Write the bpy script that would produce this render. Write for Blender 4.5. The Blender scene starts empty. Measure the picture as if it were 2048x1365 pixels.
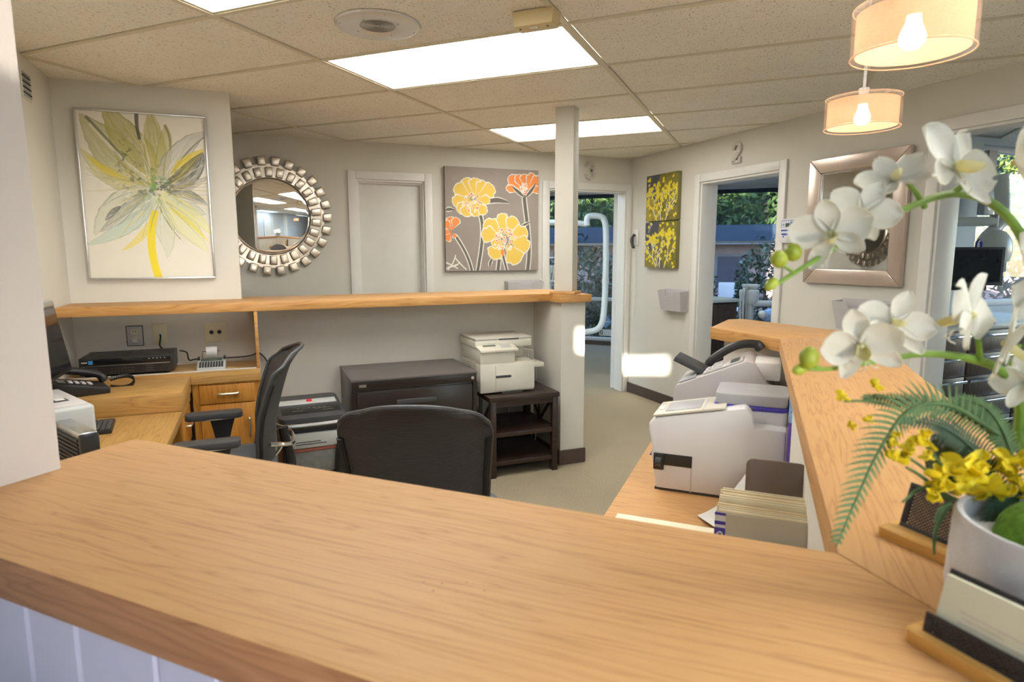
import bpy, bmesh, math, random
from mathutils import Matrix, Vector, Euler, noise
R = math.radians
S2 = math.sqrt(2)
random.seed(7)
scene = bpy.context.scene
COL = scene.collection

# ---------------------------------------------------------------- camera
# world axes: X runs along the far wall (to the right), Y runs into it, the origin is the far right corner of the room
cam_d = bpy.data.cameras.new('camera'); cam = bpy.data.objects.new('camera', cam_d); COL.objects.link(cam)
cam_d.sensor_width = 36; cam_d.sensor_fit = 'HORIZONTAL'; cam_d.lens = 1255/2048*36
cam_d.clip_start = 0.02; cam_d.clip_end = 200
cam.matrix_world = Matrix.Translation((-3.476, -5.398, 1.41)) @ (Matrix.Rotation(R(-22.2), 4, 'Z') @ Matrix.Rotation(R(90-8.026), 4, 'X') @ Matrix.Rotation(R(-0.1025), 4, 'Z'))
cam_d.dof.use_dof = True; cam_d.dof.focus_distance = 2.6; cam_d.dof.aperture_fstop = 8
scene.camera = cam
scene.cycles.max_bounces = 6; scene.cycles.diffuse_bounces = 4; scene.cycles.use_adaptive_sampling = True; scene.cycles.adaptive_threshold = .2; scene.cycles.adaptive_min_samples = 20; scene.cycles.glossy_bounces = 3; scene.cycles.transmission_bounces = 4; scene.cycles.transparent_max_bounces = 8
scene.cycles.caustics_reflective = False; scene.cycles.caustics_refractive = False; scene.cycles.sample_clamp_indirect = 6

# ---------------------------------------------------------------- world, sun, exposure
world = bpy.data.worlds.new('sky'); scene.world = world; world.use_nodes = True
wn = world.node_tree.nodes; wl = world.node_tree.links
sky = wn.new('ShaderNodeTexSky'); sky.sky_type = 'NISHITA'; sky.sun_disc = False
sky.sun_elevation = R(38); sky.sun_rotation = R(220); sky.air_density = 1.2; sky.dust_density = .1; sky.ozone_density = 3
wn['Background'].inputs['Strength'].default_value = 1.0
wl.new(sky.outputs['Color'], wn['Background'].inputs['Color'])
SUN_DIR = Vector((math.cos(R(51.1)), math.sin(R(51.1)), -0.243)).normalized()
sun_d = bpy.data.lights.new('sun', 'SUN'); sun = bpy.data.objects.new('sun', sun_d); COL.objects.link(sun)
sun_d.energy = 26; sun_d.angle = R(0.9); sun_d.color = (1, .93, .82)
sun.rotation_euler = SUN_DIR.to_track_quat('-Z', 'Y').to_euler()
# spot lamp added outside to light the patch on the painting wall
patch_lamp_d = bpy.data.lights.new('patch_spot', 'SPOT'); patch_lamp = bpy.data.objects.new('patch_spot', patch_lamp_d); COL.objects.link(patch_lamp)
patch_lamp_d.energy = 2400; patch_lamp_d.spot_size = R(14); patch_lamp_d.spot_blend = .3; patch_lamp_d.shadow_soft_size = .28; patch_lamp_d.color = (1, .96, .88)
patch_lamp.location = ((5.6-9.0)/math.sqrt(2), (-9.0-5.6)/math.sqrt(2), 1.25)
patch_lamp.rotation_euler = (Vector((-3.9, -1.33, 1.22))-Vector(patch_lamp.location)).to_track_quat('-Z', 'Y').to_euler()
vs = scene.view_settings
vs.view_transform = 'Standard'; vs.look = 'None'; vs.gamma = 1; vs.use_curve_mapping = False
vs.exposure = 0.35

H = 2.314          # ceiling height
CT = 1.14          # counter and shelf height

# ---------------------------------------------------------------- helpers
def fB(bx, by, z=0.0):
    """counter and ceiling grid axes (turned 45 degrees against the walls) to world"""
    return Vector(((bx+by)/S2, (by-bx)/S2, z))
def Bc(u, v): return ((u-v)/S2, (u+v)/S2)
RB = R(-45)        # rotation of things that stand square to the counters

class MB:
    """collects shapes into one mesh"""
    def __init__(s): s.bm = bmesh.new()
    def _geo(s, verts, faces, M=None, mi=0):
        vs_ = [s.bm.verts.new(M @ Vector(v) if M is not None else Vector(v)) for v in verts]
        out = []
        for f in faces:
            try:
                fc = s.bm.faces.new([vs_[i] for i in f]); fc.material_index = mi; out.append(fc)
            except ValueError: pass
        return vs_, out
    def box(s, x0, x1, y0, y1, z0, z1, b=0, M=None, mi=0, seg=2):
        x0, x1 = min(x0, x1), max(x0, x1); y0, y1 = min(y0, y1), max(y0, y1); z0, z1 = min(z0, z1), max(z0, z1)
        v = [(x, y, z) for z in (z0, z1) for y in (y0, y1) for x in (x0, x1)]
        f = [(0,2,3,1),(4,5,7,6),(0,1,5,4),(2,6,7,3),(0,4,6,2),(1,3,7,5)]
        vv, ff = s._geo(v, f, M, mi)
        if b > 0: s._bev(ff, min(b, .49*min(x1-x0, y1-y0, z1-z0)), seg)
        return s
    def _bev(s, ff, b, seg=2):
        ed = list({e for f in ff for e in f.edges})
        bmesh.ops.bevel(s.bm, geom=ed, offset=b, segments=seg, profile=.5, affect='EDGES', clamp_overlap=True)
    def prism(s, poly, a, c, axis='z', b=0, M=None, mi=0, seg=2):
        """polygon extruded from a to c along an axis; the polygon is (x,y), (y,z) for 'x', (x,z) for 'y'"""
        n = len(poly)
        def P(p, t): return (p[0], p[1], t) if axis == 'z' else (t, p[0], p[1]) if axis == 'x' else (p[0], t, p[1])
        v = [P(p, a) for p in poly]+[P(p, c) for p in poly]
        f = [tuple(range(n)), tuple(range(2*n-1, n-1, -1))]+[(i, i+n, (i+1) % n+n, (i+1) % n) for i in range(n)]
        vv, ff = s._geo(v, f, M, mi)
        bmesh.ops.recalc_face_normals(s.bm, faces=ff)
        if b > 0: s._bev(ff, b, seg)
        return s
    def cyl(s, p0, p1, r0, r1=None, n=16, cap=True, M=None, mi=0):
        p0, p1 = Vector(p0), Vector(p1); r1 = r0 if r1 is None else r1
        d = (p1-p0).normalized(); a = d.orthogonal().normalized(); c = d.cross(a)
        v = []
        for p, r in ((p0, r0), (p1, r1)):
            v += [p+(a*math.cos(2*math.pi*i/n)+c*math.sin(2*math.pi*i/n))*r for i in range(n)]
        f = [(i, (i+1) % n, n+(i+1) % n, n+i) for i in range(n)]
        if cap: f += [tuple(range(n-1, -1, -1)), tuple(range(n, 2*n))]
        s._geo(v, f, M, mi); return s
    def tube(s, pts, r, n=8, M=None, mi=0, closed=False, cap=True, flat=1.0):
        pts = [Vector(p) for p in pts]; m = len(pts)
        rs = r if isinstance(r, (list, tuple)) else [r]*m
        v = []; a = None
        for i, p in enumerate(pts):
            if closed: d = pts[(i+1) % m]-pts[i-1]
            else: d = pts[min(i+1, m-1)]-pts[max(i-1, 0)]
            d.normalize()
            if a is None: a = d.orthogonal().normalized()
            else:
                a = a-d*a.dot(d)
                a = a.normalized() if a.length > 1e-6 else d.orthogonal().normalized()
            c = d.cross(a)
            v += [p+(a*math.cos(2*math.pi*k/n)+c*flat*math.sin(2*math.pi*k/n))*rs[i] for k in range(n)]
        f = []
        for i in range(m if closed else m-1):
            j = (i+1) % m
            f += [(i*n+k, i*n+(k+1) % n, j*n+(k+1) % n, j*n+k) for k in range(n)]
        if cap and not closed: f += [tuple(range(n-1, -1, -1)), tuple(range((m-1)*n, m*n))]
        s._geo(v, f, M, mi); return s
    def lathe(s, prof, n=32, M=None, mi=0, closed=False):
        v = []; m = len(prof)
        for r, z in prof: v += [(r*math.cos(2*math.pi*k/n), r*math.sin(2*math.pi*k/n), z) for k in range(n)]
        f = []
        for i in range(m if closed else m-1):
            j = (i+1) % m
            f += [(i*n+k, i*n+(k+1) % n, j*n+(k+1) % n, j*n+k) for k in range(n)]
        vv, ff = s._geo(v, f, M, mi)
        bmesh.ops.remove_doubles(s.bm, verts=[q for q in vv if q.is_valid], dist=1e-6)
        return s
    def ell(s, c, rx, ry=None, rz=None, nu=14, nv=9, M=None, mi=0):
        ry = rx if ry is None else ry; rz = rx if rz is None else rz; c = Vector(c)
        v = [c+Vector((0, 0, -rz))]
        for j in range(1, nv):
            t = -math.pi/2+math.pi*j/nv
            v += [c+Vector((rx*math.cos(t)*math.cos(2*math.pi*i/nu), ry*math.cos(t)*math.sin(2*math.pi*i/nu), rz*math.sin(t))) for i in range(nu)]
        v.append(c+Vector((0, 0, rz))); e = len(v)-1
        f = [(0, 1+(i+1) % nu, 1+i) for i in range(nu)]
        for j in range(nv-2):
            f += [(1+j*nu+i, 1+j*nu+(i+1) % nu, 1+(j+1)*nu+(i+1) % nu, 1+(j+1)*nu+i) for i in range(nu)]
        f += [(1+(nv-2)*nu+i, 1+(nv-2)*nu+(i+1) % nu, e) for i in range(nu)]
        s._geo(v, f, M, mi); return s
    def sheet(s, rows, t=0, M=None, mi=0):
        """grid of points; with t it gets a thickness"""
        rows = [[Vector(p) for p in r] for r in rows]; nr, nc = len(rows), len(rows[0])
        if t == 0:
            s._geo([p for r in rows for p in r], [(i*nc+j, i*nc+j+1, (i+1)*nc+j+1, (i+1)*nc+j) for i in range(nr-1) for j in range(nc-1)], M, mi); return s
        low = []
        for i in range(nr):
            lr = []
            for j in range(nc):
                a = rows[min(i+1, nr-1)][j]-rows[max(i-1, 0)][j]; b = rows[i][min(j+1, nc-1)]-rows[i][max(j-1, 0)]
                nn = b.cross(a); nn = nn.normalized() if nn.length > 1e-12 else Vector((0, 0, 1))
                lr.append(rows[i][j]+nn*t)
            low.append(lr)
        N = nr*nc
        v = [p for r in rows for p in r]+[p for r in low for p in r]
        f = []
        for i in range(nr-1):
            for j in range(nc-1):
                q = (i*nc+j, i*nc+j+1, (i+1)*nc+j+1, (i+1)*nc+j); f.append(q); f.append(tuple(N+k for k in reversed(q)))
        edge = [(0, j) for j in range(nc)]+[(i, nc-1) for i in range(1, nr)]+[(nr-1, j) for j in range(nc-2, -1, -1)]+[(i, 0) for i in range(nr-2, 0, -1)]
        for k in range(len(edge)):
            a = edge[k][0]*nc+edge[k][1]; b = edge[(k+1) % len(edge)]; b = b[0]*nc+b[1]
            f.append((b, a, N+a, N+b))
        vv, ff = s._geo(v, f, M, mi)
        bmesh.ops.recalc_face_normals(s.bm, faces=ff)
        return s
    def obj(s, name, mats, parent=None, loc=None, rz=0, smooth=35, rot=None):
        me = bpy.data.meshes.new(name); s.bm.to_mesh(me); s.bm.free()
        for m in (mats if isinstance(mats, (list, tuple)) else [mats]): me.materials.append(m)
        if smooth:
            me.polygons.foreach_set('use_smooth', [True]*len(me.polygons)); me.set_sharp_from_angle(angle=R(smooth))
        o = bpy.data.objects.new(name, me); COL.objects.link(o)
        if parent is not None: o.parent = parent
        if loc is not None: o.location = loc
        if rot is not None: o.rotation_euler = rot
        elif rz: o.rotation_euler = (0, 0, rz)
        return o
def BX(*a, **k): return MB().box(*a, **k)
def thing(name, label, cat, loc=(0, 0, 0), rz=0, group=None, rot=None):
    o = bpy.data.objects.new(name, None); COL.objects.link(o); o.empty_display_size = .1
    o.location = loc; o.rotation_euler = rot if rot is not None else (0, 0, rz)
    o['label'] = label; o['category'] = cat
    if group: o['group'] = group
    return o
def tag(o, label, cat, group=None):
    o['label'] = label; o['category'] = cat
    if group: o['group'] = group
    return o
def struct(o, label=None, cat=None):
    o['kind'] = 'structure'
    if label: o['label'] = label
    if cat: o['category'] = cat
    return o
def semp(name, label, cat, loc=(0, 0, 0), rz=0):
    return struct(thing(name, label, cat, loc, rz))
def copy_tree(o, parent=None):
    c = o.copy(); COL.objects.link(c); c.parent = parent
    for ch in list(o.children): copy_tree(ch, c)
    return c
def smoothpts(p, n=6, closed=False):
    """Catmull-Rom through the points"""
    p = [Vector(q) for q in p]; m = len(p); out = []
    rng = range(m) if closed else range(m-1)
    for i in rng:
        a, b, c, d = (p[(i-1) % m], p[i], p[(i+1) % m], p[(i+2) % m]) if closed else (p[max(i-1, 0)], p[i], p[i+1], p[min(i+2, m-1)])
        for k in range(n):
            t = k/n
            out.append(.5*((2*b)+(c-a)*t+(2*a-5*b+4*c-d)*t*t+(3*b-a-3*c+d)*t**3))
    if not closed: out.append(p[-1])
    return out
def rrect(x0, x1, y0, y1, r, n=5):
    out = []
    for cx, cy, a0 in ((x1-r, y1-r, 0), (x0+r, y1-r, 90), (x0+r, y0+r, 180), (x1-r, y0+r, 270)):
        out += [(cx+r*math.cos(R(a0+90*k/n)), cy+r*math.sin(R(a0+90*k/n))) for k in range(n+1)]
    return out

# ---------------------------------------------------------------- materials
def nodes(name):
    m = bpy.data.materials.new(name); m.use_nodes = True
    t = m.node_tree; return m, t.nodes, t.links, t.nodes['Principled BSDF']
def ramp(N, stops):
    r = N.new('ShaderNodeValToRGB'); e = r.color_ramp.elements
    while len(e) < len(stops): e.new(.5)
    for i, (p, c) in enumerate(stops): e[i].position = p; e[i].color = (*c, 1) if len(c) == 3 else c
    return r
def coords(N, L, scale=(1, 1, 1), rot=(0, 0, 0), kind='Object'):
    tc = N.new('ShaderNodeTexCoord'); mp = N.new('ShaderNodeMapping')
    mp.inputs['Scale'].default_value = scale; mp.inputs['Rotation'].default_value = rot
    L.new(tc.outputs[kind], mp.inputs['Vector']); return mp.outputs['Vector']
def noise_n(N, L, vec, scale, detail=3, rough=.5, dist=0):
    n = N.new('ShaderNodeTexNoise'); n.inputs['Scale'].default_value = scale; n.inputs['Detail'].default_value = detail
    n.inputs['Roughness'].default_value = rough; n.inputs['Distortion'].default_value = dist
    L.new(vec, n.inputs['Vector']); return n
def bump_n(N, L, h, strength, dist, P):
    b = N.new('ShaderNodeBump'); b.inputs['Strength'].default_value = strength; b.inputs['Distance'].default_value = dist
    L.new(h, b.inputs['Height']); L.new(b.outputs['Normal'], P.inputs['Normal'])
def sc(c, k): return tuple(max(0, min(1, x*k)) for x in c)
def pm(name, col, rough=.5, metal=0, var=.05, scale=12, bump=0, bscale=200, spec=.5, coat=0, alpha=None):
    """plain procedural material: a colour with slight mottling and optional fine relief"""
    m, N, L, P = nodes(name)
    v = coords(N, L)
    n = noise_n(N, L, v, scale, 4)
    r = ramp(N, [(.3, sc(col, 1-var)), (.7, sc(col, 1+var))])
    L.new(n.outputs['Fac'], r.inputs['Fac']); L.new(r.outputs['Color'], P.inputs['Base Color'])
    P.inputs['Roughness'].default_value = rough; P.inputs['Metallic'].default_value = metal
    P.inputs['Specular IOR Level'].default_value = spec
    if coat: P.inputs['Coat Weight'].default_value = coat; P.inputs['Coat Roughness'].default_value = .15
    if bump:
        n2 = noise_n(N, L, v, bscale, 3); bump_n(N, L, n2.outputs['Fac'], bump, .002, P)
    return m
def wood(name, c_lo, c_mid, c_hi, rough=.35, grain=1.0, stretch=9.0, axis=0, spec=.5):
    """wood with flowing grain along a local axis"""
    m, N, L, P = nodes(name)
    s1 = [2.2*grain*stretch*.55]*3; s1[axis] = 1.1*grain
    v = coords(N, L, tuple(s1))
    n = noise_n(N, L, v, .9, 3, .5, .25)
    mul = N.new('ShaderNodeMath'); mul.operation = 'MULTIPLY'; mul.inputs[1].default_value = 9.0; L.new(n.outputs['Fac'], mul.inputs[0])
    fr = N.new('ShaderNodeMath'); fr.operation = 'PINGPONG'; fr.inputs[1].default_value = .5; L.new(mul.outputs[0], fr.inputs[0])
    s2 = [150]*3; s2[axis] = 4
    v2 = coords(N, L, tuple(s2)); n2 = noise_n(N, L, v2, 1.2, 3, .6)
    mx = N.new('ShaderNodeMath'); mx.operation = 'MULTIPLY_ADD'; mx.inputs[1].default_value = 1.35; L.new(fr.outputs[0], mx.inputs[0])
    sub = N.new('ShaderNodeMath'); sub.operation = 'MULTIPLY_ADD'; sub.inputs[1].default_value = .5; sub.inputs[2].default_value = -.1; L.new(n2.outputs['Fac'], sub.inputs[0]); L.new(sub.outputs[0], mx.inputs[2])
    r = ramp(N, [(.08, c_lo), (.3, c_mid), (.85, c_hi)])
    L.new(mx.outputs[0], r.inputs['Fac']); L.new(r.outputs['Color'], P.inputs['Base Color'])
    P.inputs['Roughness'].default_value = rough; P.inputs['Specular IOR Level'].default_value = spec
    bump_n(N, L, n2.outputs['Fac'], .03, .001, P)
    return m
def emit(name, col, strength):
    m, N, L, P = nodes(name)
    P.inputs['Base Color'].default_value = (*col, 1); P.inputs['Emission Color'].default_value = (*col, 1); P.inputs['Emission Strength'].default_value = strength
    return m
def glass_mat(name, tint=(1, 1, 1), refl=.08, rough=.0):
    m, N, L, P = nodes(name); N.remove(P)
    t = N.new('ShaderNodeBsdfTransparent'); t.inputs['Color'].default_value = (*tint, 1)
    g = N.new('ShaderNodeBsdfGlossy'); g.inputs['Roughness'].default_value = rough
    lw = N.new('ShaderNodeLayerWeight'); lw.inputs['Blend'].default_value = .5
    pw = N.new('ShaderNodeMath'); pw.operation = 'POWER'; pw.inputs[1].default_value = 4; L.new(lw.outputs['Facing'], pw.inputs[0])
    ad = N.new('ShaderNodeMath'); ad.operation = 'MULTIPLY_ADD'; ad.inputs[1].default_value = .8; ad.inputs[2].default_value = .03; ad.use_clamp = True; L.new(pw.outputs[0], ad.inputs[0])
    mx = N.new('ShaderNodeMixShader'); L.new(ad.outputs[0], mx.inputs[0]); L.new(t.outputs[0], mx.inputs[1]); L.new(g.outputs[0], mx.inputs[2])
    L.new(mx.outputs[0], N['Material Output'].inputs['Surface']); return m
def vcol_mat(name, rough=.6, bump=.0, layer='paint'):
    m, N, L, P = nodes(name)
    a = N.new('ShaderNodeAttribute'); a.attribute_name = layer
    L.new(a.outputs['Color'], P.inputs['Base Color']); P.inputs['Roughness'].default_value = rough
    if bump:
        v = coords(N, L); n = noise_n(N, L, v, 600, 2); bump_n(N, L, n.outputs['Fac'], bump, .001, P)
    return m
M = {}
M['wall'] = pm('wall_paint', (.70, .67, .60), .75, var=.02, scale=2, bump=.12, bscale=260)
M['wallw'] = pm('white_wall_paint', (.70, .71, .73), .7, var=.02, scale=2, bump=.1, bscale=260)
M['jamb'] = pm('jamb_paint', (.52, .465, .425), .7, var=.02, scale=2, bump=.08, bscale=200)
M['trim'] = pm('white_trim_paint', (.78, .76, .72), .4, var=.015)
M['doorp'] = pm('door_paint', (.72, .70, .65), .45, var=.02)
M['bead'] = pm('beadboard_paint', (.47, .46, .60), .45, var=.02)
M['base'] = pm('brown_rubber_base', (.085, .055, .045), .45, var=.08)
M['white'] = pm('white_plastic', (.76, .75, .73), .4, var=.02)
M['steel'] = pm('brushed_steel', (.62, .62, .62), .3, 1, var=.05)
M['chrome'] = pm('chrome', (.8, .8, .8), .1, 1, var=.02)
M['black'] = pm('black_plastic', (.018, .017, .017), .4, var=.2)
M['dkgrey'] = pm('dark_grey_plastic', (.055, .055, .06), .45, var=.1)
M['counter'] = wood('counter_laminate', (.45, .235, .095), (.57, .315, .13), (.61, .35, .15), .5, 2.6, 13, spec=.22)
M['edge'] = wood('counter_edge', (.40, .18, .05), (.56, .28, .085), (.62, .34, .12), .35, 1.3)
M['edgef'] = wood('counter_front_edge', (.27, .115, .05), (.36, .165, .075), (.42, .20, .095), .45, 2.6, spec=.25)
M['glass'] = glass_mat('window_glass')
def tile_mat():
    m, N, L, P = nodes('ceiling_tile')
    v = coords(N, L); n = noise_n(N, L, coords(N, L, (1, .45, 1)), 150, 2, .6, .4); n2 = noise_n(N, L, v, 2.5, 3)
    r = ramp(N, [(.33, (.58, .52, .43)), (.38, (.90, .85, .75)), (.6, (.94, .89, .80))])
    L.new(n.outputs['Fac'], r.inputs['Fac'])
    mx = N.new('ShaderNodeMixRGB'); mx.blend_type = 'MULTIPLY'; mx.inputs[0].default_value = .5
    r2 = ramp(N, [(.3, (.9, .88, .85)), (.7, (1, 1, 1))]); L.new(n2.outputs['Fac'], r2.inputs['Fac'])
    L.new(r.outputs['Color'], mx.inputs[1]); L.new(r2.outputs['Color'], mx.inputs[2]); L.new(mx.outputs[0], P.inputs['Base Color'])
    P.inputs['Roughness'].default_value = .9; bump_n(N, L, n.outputs['Fac'], .4, .003, P); return m
M['tile'] = tile_mat()
M['tbar'] = pm('ceiling_grid_metal', (.72, .65, .50), .5, var=.03)
def carpet_mat():
    m, N, L, P = nodes('carpet')
    v = coords(N, L); n = noise_n(N, L, v, 190, 3, .7); n2 = noise_n(N, L, v, 1.5, 3)
    w = N.new('ShaderNodeTexVoronoi'); w.inputs['Scale'].default_value = 110; L.new(v, w.inputs['Vector'])
    r = ramp(N, [(.3, (.22, .18, .115)), (.5, (.40, .335, .235)), (.72, (.50, .43, .31))]); L.new(n.outputs['Fac'], r.inputs['Fac'])
    r2 = ramp(N, [(.3, (.85, .85, .85)), (.7, (1, 1, 1))]); L.new(n2.outputs['Fac'], r2.inputs['Fac'])
    mx = N.new('ShaderNodeMixRGB'); mx.blend_type = 'MULTIPLY'; mx.inputs[0].default_value = .6
    L.new(r.outputs['Color'], mx.inputs[1]); L.new(r2.outputs['Color'], mx.inputs[2]); L.new(mx.outputs[0], P.inputs['Base Color'])
    P.inputs['Roughness'].default_value = .95; P.inputs['Specular IOR Level'].default_value = .1
    bump_n(N, L, w.outputs['Distance'], .5, .004, P); return m
M['carpet'] = carpet_mat()
M['panel'] = emit('light_diffuser', (1, .93, .80), 9.0)
# ================================================================ large structure
WT = .14
def wall_run(name, axis, a0, a1, t0, t1, opens=(), z1=H+.01, mat=None, rz=0, label=None, loc=None):
    """a wall along x (axis 0) or y (axis 1) from a0 to a1, thickness t0..t1, with openings (a, b, z0, z1)"""
    mb = MB()
    def put(p, q, z0, zz):
        if q-p < 1e-4 or zz-z0 < 1e-4: return
        if axis == 0: mb.box(p, q, t0, t1, z0, zz)
        else: mb.box(t0, t1, p, q, z0, zz)
    cur = a0
    for (p, q, z0, zz) in sorted(opens):
        put(cur, p, 0, z1); put(p, q, 0, z0); put(p, q, zz, z1); cur = q
    put(cur, a1, 0, z1)
    o = mb.obj(name, mat or M['wall'], rz=rz, loc=loc, smooth=0)
    return struct(o, label, 'wall')

OUTL = [(-6.2, 6.43), (-6.2, -1.4), (-4.56, -1.4), (-4.56, -3.78), tuple(fB(.08, -5.94).xy), tuple(fB(.08, -7.64).xy), (.2, -11.0), (.2, -5.65), (4.4, -5.65), (4.4, -1.86), (.47, -1.86), (3.43, 1.10), (-1.9, 6.43)]
fl = MB().prism(OUTL, -.12, 0).obj('floor', M['carpet'], smooth=0); struct(fl, 'beige loop pile carpet floor of the office', 'floor')
ce = struct(MB().prism(OUTL, H+.03, H+.15).obj('ceiling', M['tile'], smooth=0), 'suspended ceiling of speckled cream tiles in a metal grid', 'ceiling')

DOOR3 = (-.905, -.055); DOORC = (-2.665, -2.085); DOOR2 = (-1.905, -1.045); DOOR1 = (-3.98, -3.035)
wall_run('wall_back', 0, -6, 0, 0, WT, [(DOORC[0], DOORC[1], 0, 2.015), (DOOR3[0], DOOR3[1], 0, 2.0)], label='long greige far wall with the round mirror on it')
wall_run('wall_right', 1, -10.75, WT, 0, .16, [(-8.2, -6.2, .5, 2.2), (DOOR1[0], DOOR1[1], 0, 2.05), (DOOR2[0], DOOR2[1], 0, 1.985)], label='greige right wall with the square silver mirror')
wall_run('wall_picture', 0, -4.41, -3.555, -1.33, -1.2, label='short greige wall stub behind the framed flower painting')
wall_run('wall_left', 1, -4.1, -1.2, -4.53, -4.41, label='greige wall at far left with a vent high up')
wall_run('wall_corridor', 1, -1.33, WT, -6.1, -6, label='end wall of the passage behind the painting wall')
wall_run('wall_corridor_side', 0, -6, -4.5, -1.33, -1.2, label='side wall of the passage behind the painting wall')
# half-height walls
struct(BX(-3.555, -1.475, -1.33, -1.2, 0, CT-.04).obj('wall_pony', M['wall'], smooth=0), 'half-height greige wall under the long wooden shelf', 'wall')
struct(MB().box(-1.65, -1.475, -1.77, -1.33, 0, CT-.04).obj('wall_column_base', M['wall'], smooth=0), 'boxed pier at the end of the half-height wall', 'wall')
# slim post, square to the ceiling grid
cp = Bc(-1.585, -1.70)
struct(BX(-.062, .062, -.055, .055, CT+.02, H+.01, b=.004).obj('wall_post', M['wall'], loc=(-1.585, -1.70, 0), rz=RB), 'slim square greige post rising from the shelf to the ceiling', 'post')
# jamb wall left of the lens (square to the counter)
JB = .536
wall_run('wall_jamb', 0, -.75, JB, -5.93, -5.792, rz=RB, mat=M['jamb'], label='pinkish cream wall end at the left edge of the view')
# the waiting side behind the lens
OPW = [(.64, 1.235, 2.03, 2.195), (3.25, 3.86, 1.13, 1.30)]  # openings placed to throw the light patches onto the walls inside
wall_run('wall_waiting', 0, .1, 7.62, -7.62, -7.5, OPW, rz=RB, mat=M['wallw'], label='pale wall of the waiting side behind the viewer')
wall_run('wall_waiting_side', 1, -7.5, -5.93, .1, .22, rz=RB, mat=M['wallw'], label='pale side wall of the waiting area')
# treatment rooms: the outer wall is square to the counters
EXT = 3.07
WIN = [(-2.55, -.28, .06, 2.27), (.0, 1.5, .06, 2.27)]
wall_run('wall_outer', 0, -3.2, 1.65, EXT, EXT+.14, WIN, rz=RB, mat=M['wallw'], label='outer wall of the treatment rooms')
wall_run('wall_partition_one', 1, .1, EXT, -.2, -.08, rz=RB, mat=M['wallw'], label='partition between rooms three and two')
wall_run('wall_partition_two', 1, -1.38, EXT, 1.55, 1.65, rz=RB, mat=M['wallw'], label='partition between rooms two and one')
wall_run('wall_room_three_side', 1, -.6, EXT+.1, -3.2, -3.1, rz=RB, mat=M['wallw'], label='side wall of room three')
WIN1 = (2.02, 4.1, .95, 2.27)
M['wallb'] = pm('pale_blue_wall_paint', (.60, .66, .70), .6, var=.02, scale=2)
wall_run('wall_room_one', 0, .16, 4.3, -2.0, -1.88, [WIN1], mat=M['wallb'], label='pale blue wall of room one behind its monitor')
wall_run('wall_room_one_end', 1, -5.5, -2.0, 4.2, 4.3, [(-4.8, -2.6, .3, 2.25)], mat=M['wallb'], label='end wall of room one')  # opening added to let more sky light into the room
wall_run('wall_room_one_near', 0, .16, 4.3, -5.6, -5.5, mat=M['wallb'], label='near wall of room one')
rf = BX(-3.3, 1.7, -5.9, 3.15, H+.16, 4.2).obj('roof', pm('shade_block_dark', (.08, .07, .065), .9, var=.2, scale=6), rz=RB, smooth=0); struct(rf, 'added roof block over the reception, shading the garden', 'roof')  # unseen block added to keep the sun off the neighbouring wall

# ---------------------------------------------------------------- ceiling tiles and grid
GX = [-.689+1.22*k for k in range(-3, 7)]; GY = [-4.354+.61*k for k in range(-6, 13)]
LIGHTS = {(3, 5), (3, 7), (3, 10), (5, 4)}      # (column, row) of the light panels in view, then an added fill panel over the walkway
MORE = {(5, 1),  (4, 13), (2, 13), (6, 4)}  # added fill panels over the waiting side and in the treatment rooms
tm = None
for i in range(len(GX)-1):
    for j in range(len(GY)-1):
        c = fB(GX[i]+.61, GY[j]+.305)
        if (i, j) in LIGHTS or (i, j) in MORE or GY[j] > EXT-.2 or (c.y > -2.2 and GX[i] > .95) or c.x > 4 or c.y < -9 or (c.x > .5 and c.y < -5.9): continue
        if tm is None:
            o = MB().box(-.597, .597, -.292, .292, .002, .018, b=.003, seg=1).obj('ceiling_tile', M['tile'], smooth=0); tm = o.data
        else:
            o = bpy.data.objects.new('ceiling_tile', tm); COL.objects.link(o)
        o.parent = ce; o.location = (c.x, c.y, H); o.rotation_euler = (0, 0, RB)
for k, x in enumerate(GX):
    o = BX(-.012, .012, GY[0], GY[-1] if x < 1 else (-1.5 if x < 2 else -2.2-.0*x), -.004, .003).obj('ceiling_grid_runner', M['tbar'], ce, loc=fB(x, 0, H), rz=RB, smooth=0)
for k, y in enumerate(GY):
    o = BX(GX[0], (GX[-1] if y > -4 else 5.2+y+2.5) if y < -2 else 1.5, -.012, .012, -.003, .003).obj('ceiling_grid_tee', M['tbar'], ce, loc=fB(0, y, H), rz=RB, smooth=0)

# ---------------------------------------------------------------- light panels
def prismatic():
    m, N, L, P = nodes('prismatic_diffuser')
    v = coords(N, L); ck = N.new('ShaderNodeTexChecker'); ck.inputs['Scale'].default_value = 130; L.new(v, ck.inputs['Vector'])
    r = ramp(N, [(0, (.97, .96, .90)), (1, (1, .99, .94))]); L.new(ck.outputs['Fac'], r.inputs['Fac'])
    L.new(r.outputs['Color'], P.inputs['Emission Color']); P.inputs['Base Color'].default_value = (.8, .8, .78, 1)
    P.inputs['Emission Strength'].default_value = PANEL
    return m
PANEL = 9.6
M['panel'] = prismatic()
M['cool_panel'] = emit('cool_fill_diffuser', (.62, .80, 1.0), 6.0)  # bluish glow of the added fill panels, in place of daylight
plabels = {(5, 1): 'added cool fill panel over the waiting side, behind the viewer', (3, 5): 'fluorescent ceiling panel cut off by the top edge of the view', (3, 7): 'large glowing fluorescent ceiling panel beside the round speaker',
           (3, 10): 'far fluorescent ceiling panel partly behind the slim post', (4, 1): 'fluorescent ceiling panel over the waiting side', (5, 4): 'added fill panel over the walkway beside the counter, above the frame',
           (4, 13): 'added bluish fill panel in room two', (2, 13): 'added bluish fill panel in room three', (6, 4): 'added bluish fill panel in room one'}
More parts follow.
